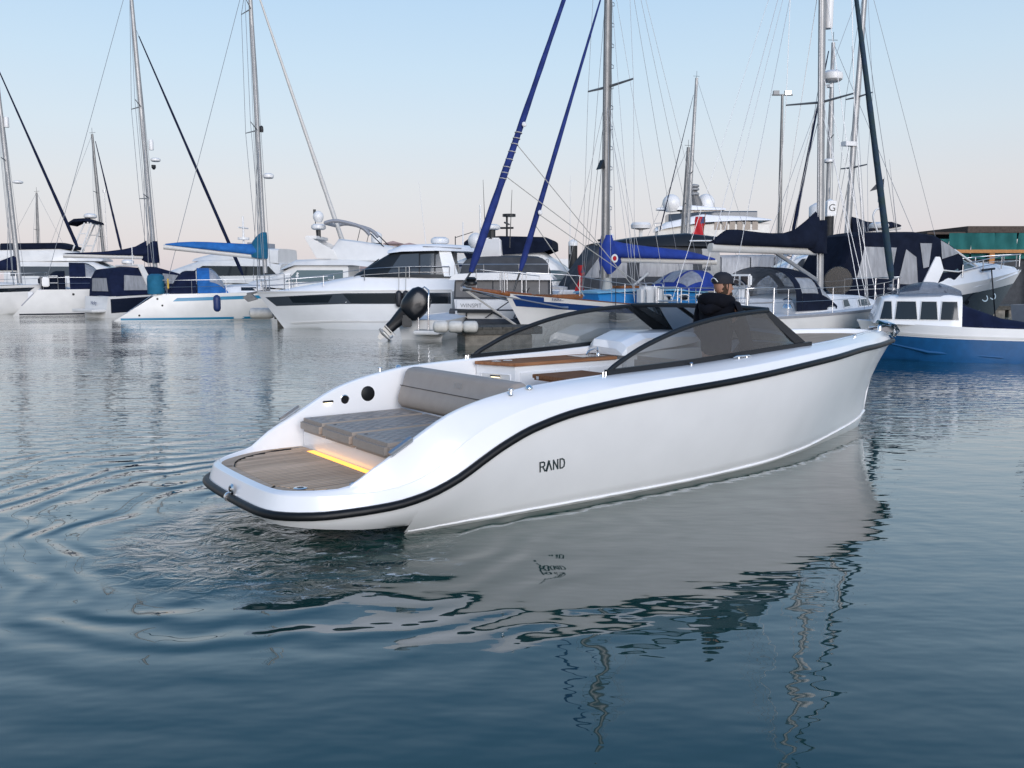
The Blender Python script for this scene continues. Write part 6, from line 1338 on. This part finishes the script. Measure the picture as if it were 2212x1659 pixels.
# head, turned a little to the right of the bow
hd=Matrix.Translation((.075,-.005,1.565))@Matrix.Rotation(R(-14),4,'Z')
def hp_(x,y,z): return hd@Vector((x,y,z))
rows=[]
for z,fx,bx,w in ((-.115,.055,-.02,.035),(-.10,.085,-.03,.048),(-.075,.093,-.055,.060),(-.04,.090,-.085,.068),(0,.088,-.100,.073),(.035,.090,-.104,.076),(.07,.086,-.100,.074),(.10,.065,-.08,.06),(.115,.03,-.05,.035)):
    c=(fx+bx)/2;h=(fx-bx)/2;rows.append([hp_(c+h*math.copysign(abs(math.cos(t))**.85,math.cos(t)),w*math.sin(t),z) for t in [2*math.pi*k/20 for k in range(20)]])
g=G().grid(rows,True);g.f.append(tuple(range(20)));g.f.append(tuple(len(g.v)-20+i for i in range(20)));head=g.out('head',SKIN,MAN,True)
g=G().tube([hp_(.088,0,.022),hp_(.100,0,-.008),hp_(.112,0,-.024),hp_(.095,0,-.034)],[.008,.011,.013,.006],8);g.out('nose',SKIN,head,True)
for s_ in (-1,1):
    G().tube([hp_(-.005,s_*.070,.022),hp_(-.014,s_*.080,.012),hp_(-.014,s_*.080,-.012),hp_(-.004,s_*.073,-.03)],[.007,.012,.011,.006],8,flat=.6).out('ear',SKIN,head,True)
    G().lathe([(.002,0),(.010,.003),(.011,.006),(.003,.010)],10,hp_(.080,s_*.030,.012),hd.to_3x3()@Vector((1,s_*.2,0))).out('eye',mat('eye_dark',(.05,.04,.04),.2),head,True)
    G().tube([hp_(.086,s_*.014,.034),hp_(.082,s_*.045,.034)],.005,6).out('eyebrow',HAIR,head)
G().tube([hp_(.090,-.022,-.062),hp_(.096,0,-.060),hp_(.090,.022,-.062)],.005,6).out('mouth',mat('lips',(.30,.12,.10),.5),head,True)
# short beard and hair under the cap
rows=[]
for z,fx,bx,w in ((-.121,.058,-.005,.036),(-.10,.092,0.0,.053),(-.078,.099,.012,.064),(-.058,.090,.03,.066)):
    rows.append([hp_(lerp(bx,fx,math.sin(t)**.6),w*math.cos(t),z) for t in [math.pi*(.02+.96*k/14) for k in range(15)]])
G().grid(rows).out('beard',HAIR,head,True)
rows=[]
for z,bx,w in ((-.075,-.070,.060),(-.03,-.098,.073),(.02,-.110,.079),(.06,-.112,.080)):
    rows.append([hp_(bx*math.sin(t)**.8+ .012,w*math.cos(t)*1.0,z) for t in [math.pi*(0.0+1.0*k/14) for k in range(15)]])
G().grid(rows).out('hair',HAIR,head,True)
# cap
rows=[]
for z,sx,w,c in ((.028,.112,.086,-.006),(.06,.114,.088,-.006),(.095,.106,.082,-.008),(.125,.08,.063,-.012),(.142,.04,.034,-.016),(.146,.006,.006,-.018)):
    rows.append([hp_(c+sx*math.cos(t),w*math.sin(t),z) for t in [2*math.pi*k/20 for k in range(20)]])
cp=G().grid(rows,True).out('cap',CAPM,MAN,True)
vz=[]
for k in range(9):
    t=R(-62+124*k/8);vz.append([hp_(-.006+.110*math.cos(t),.085*math.sin(t),.034),hp_(.06+.115*math.cos(t),.080*math.sin(t),.022-.012*abs(math.sin(t)))])
g=G().grid(vz);vz2=[[p+Vector((0,0,-.006)) for p in r] for r in vz];g.grid(vz2);g.out('visor',CAPM,cp,True)
G().tube([hp_(-.105,.052,.045),hp_(-.118,.03,.075),hp_(-.120,0,.085),hp_(-.118,-.03,.075),hp_(-.105,-.052,.045)],.006,6).out('cap_strap',WHITEP,cp,True)
# jacket with hood, trousers, shoes
jk=[(0,0,.84,(.185,.140)),(-.005,0,1.02,(.180,.135)),(-.005,0,1.20,(.195,.145)),(.005,0,1.345,(.185,.125)),(.02,0,1.415,(.105,.09)),
 (.01,.20,1.355,.088),(.05,.275,1.13,.074),(.19,.225,.975,.062),(.265,.155,.915,.052),(.01,-.20,1.355,.088),(.06,-.275,1.13,.074),(.20,-.225,.985,.062),(.275,-.155,.915,.052)]
je=[(0,1),(1,2),(2,3),(3,4),(3,5),(5,6),(6,7),(7,8),(3,9),(9,10),(10,11),(11,12)]
jo=skinned('jacket',jk,je,JACK,MAN)
hoodp=[(-.02,.125,1.42),(-.09,.10,1.43),(-.135,.0,1.44),(-.09,-.10,1.43),(-.02,-.125,1.42),(.05,-.11,1.42)]
G().tube(smoothpath([(.075,.085,1.415)]+hoodp+[(.075,-.085,1.415)],5),[.03]+[.05+.022*math.sin(math.pi*i/35) for i in range(34)]+[.03],10).out('hood',JACK,jo,True)
G().tube(smoothpath([(-.03,.10,1.39),(-.13,.06,1.37),(-.155,0,1.34),(-.13,-.06,1.37),(-.03,-.10,1.39)],5),.055,10).out('hood_fold',JACK,jo,True)
tr_=[(0,0,.90,(.16,.12)),(0,.095,.80,.105),(.03,.105,.47,.078),(-.02,.115,.10,.062),(0,-.095,.80,.105),(.03,-.105,.47,.078),(-.02,-.115,.10,.062)]
skinned('trousers',tr_,[(0,1),(1,2),(2,3),(0,4),(4,5),(5,6)],mat('dark_trousers',(.012,.014,.02),.85),MAN)
for s_ in (-1,1): 
    G().box((-.08,s_*.115-.048,.001),(.19,s_*.115+.048,.085)).out('shoe',BLACK,MAN,bevel=.03,seg=3)
    # hand closed on the wheel: palm, four curled fingers, thumb
    hx=Vector((.315,s_*.125,.895));hg=G();hg.tube([hx+Vector((-.05,s_*.015,.01)),hx+Vector((-.01,s_*.005,.005)),hx+Vector((.035,0,-.01))],[.028,.036,.030],8,flat=.7);ho=hg.out('hand',SKIN,MAN,True)
    for q,ln in enumerate((.060,.068,.064,.052)):
        b0=hx+Vector((.035,(q-1.5)*.019,-.005));G().tube([b0,b0+Vector((ln*.45,0,-.006)),b0+Vector((ln*.55,0,-ln*.5)),b0+Vector((ln*.15,0,-ln*.72))],[.0095,.009,.0085,.007],6).out('finger',SKIN,ho,True)
    t0=hx+Vector((-.01,-s_*.030,.0));G().tube([t0,t0+Vector((.03,-s_*.018,-.012)),t0+Vector((.055,-s_*.004,-.03))],[.011,.010,.008],6).out('thumb',SKIN,ho,True)
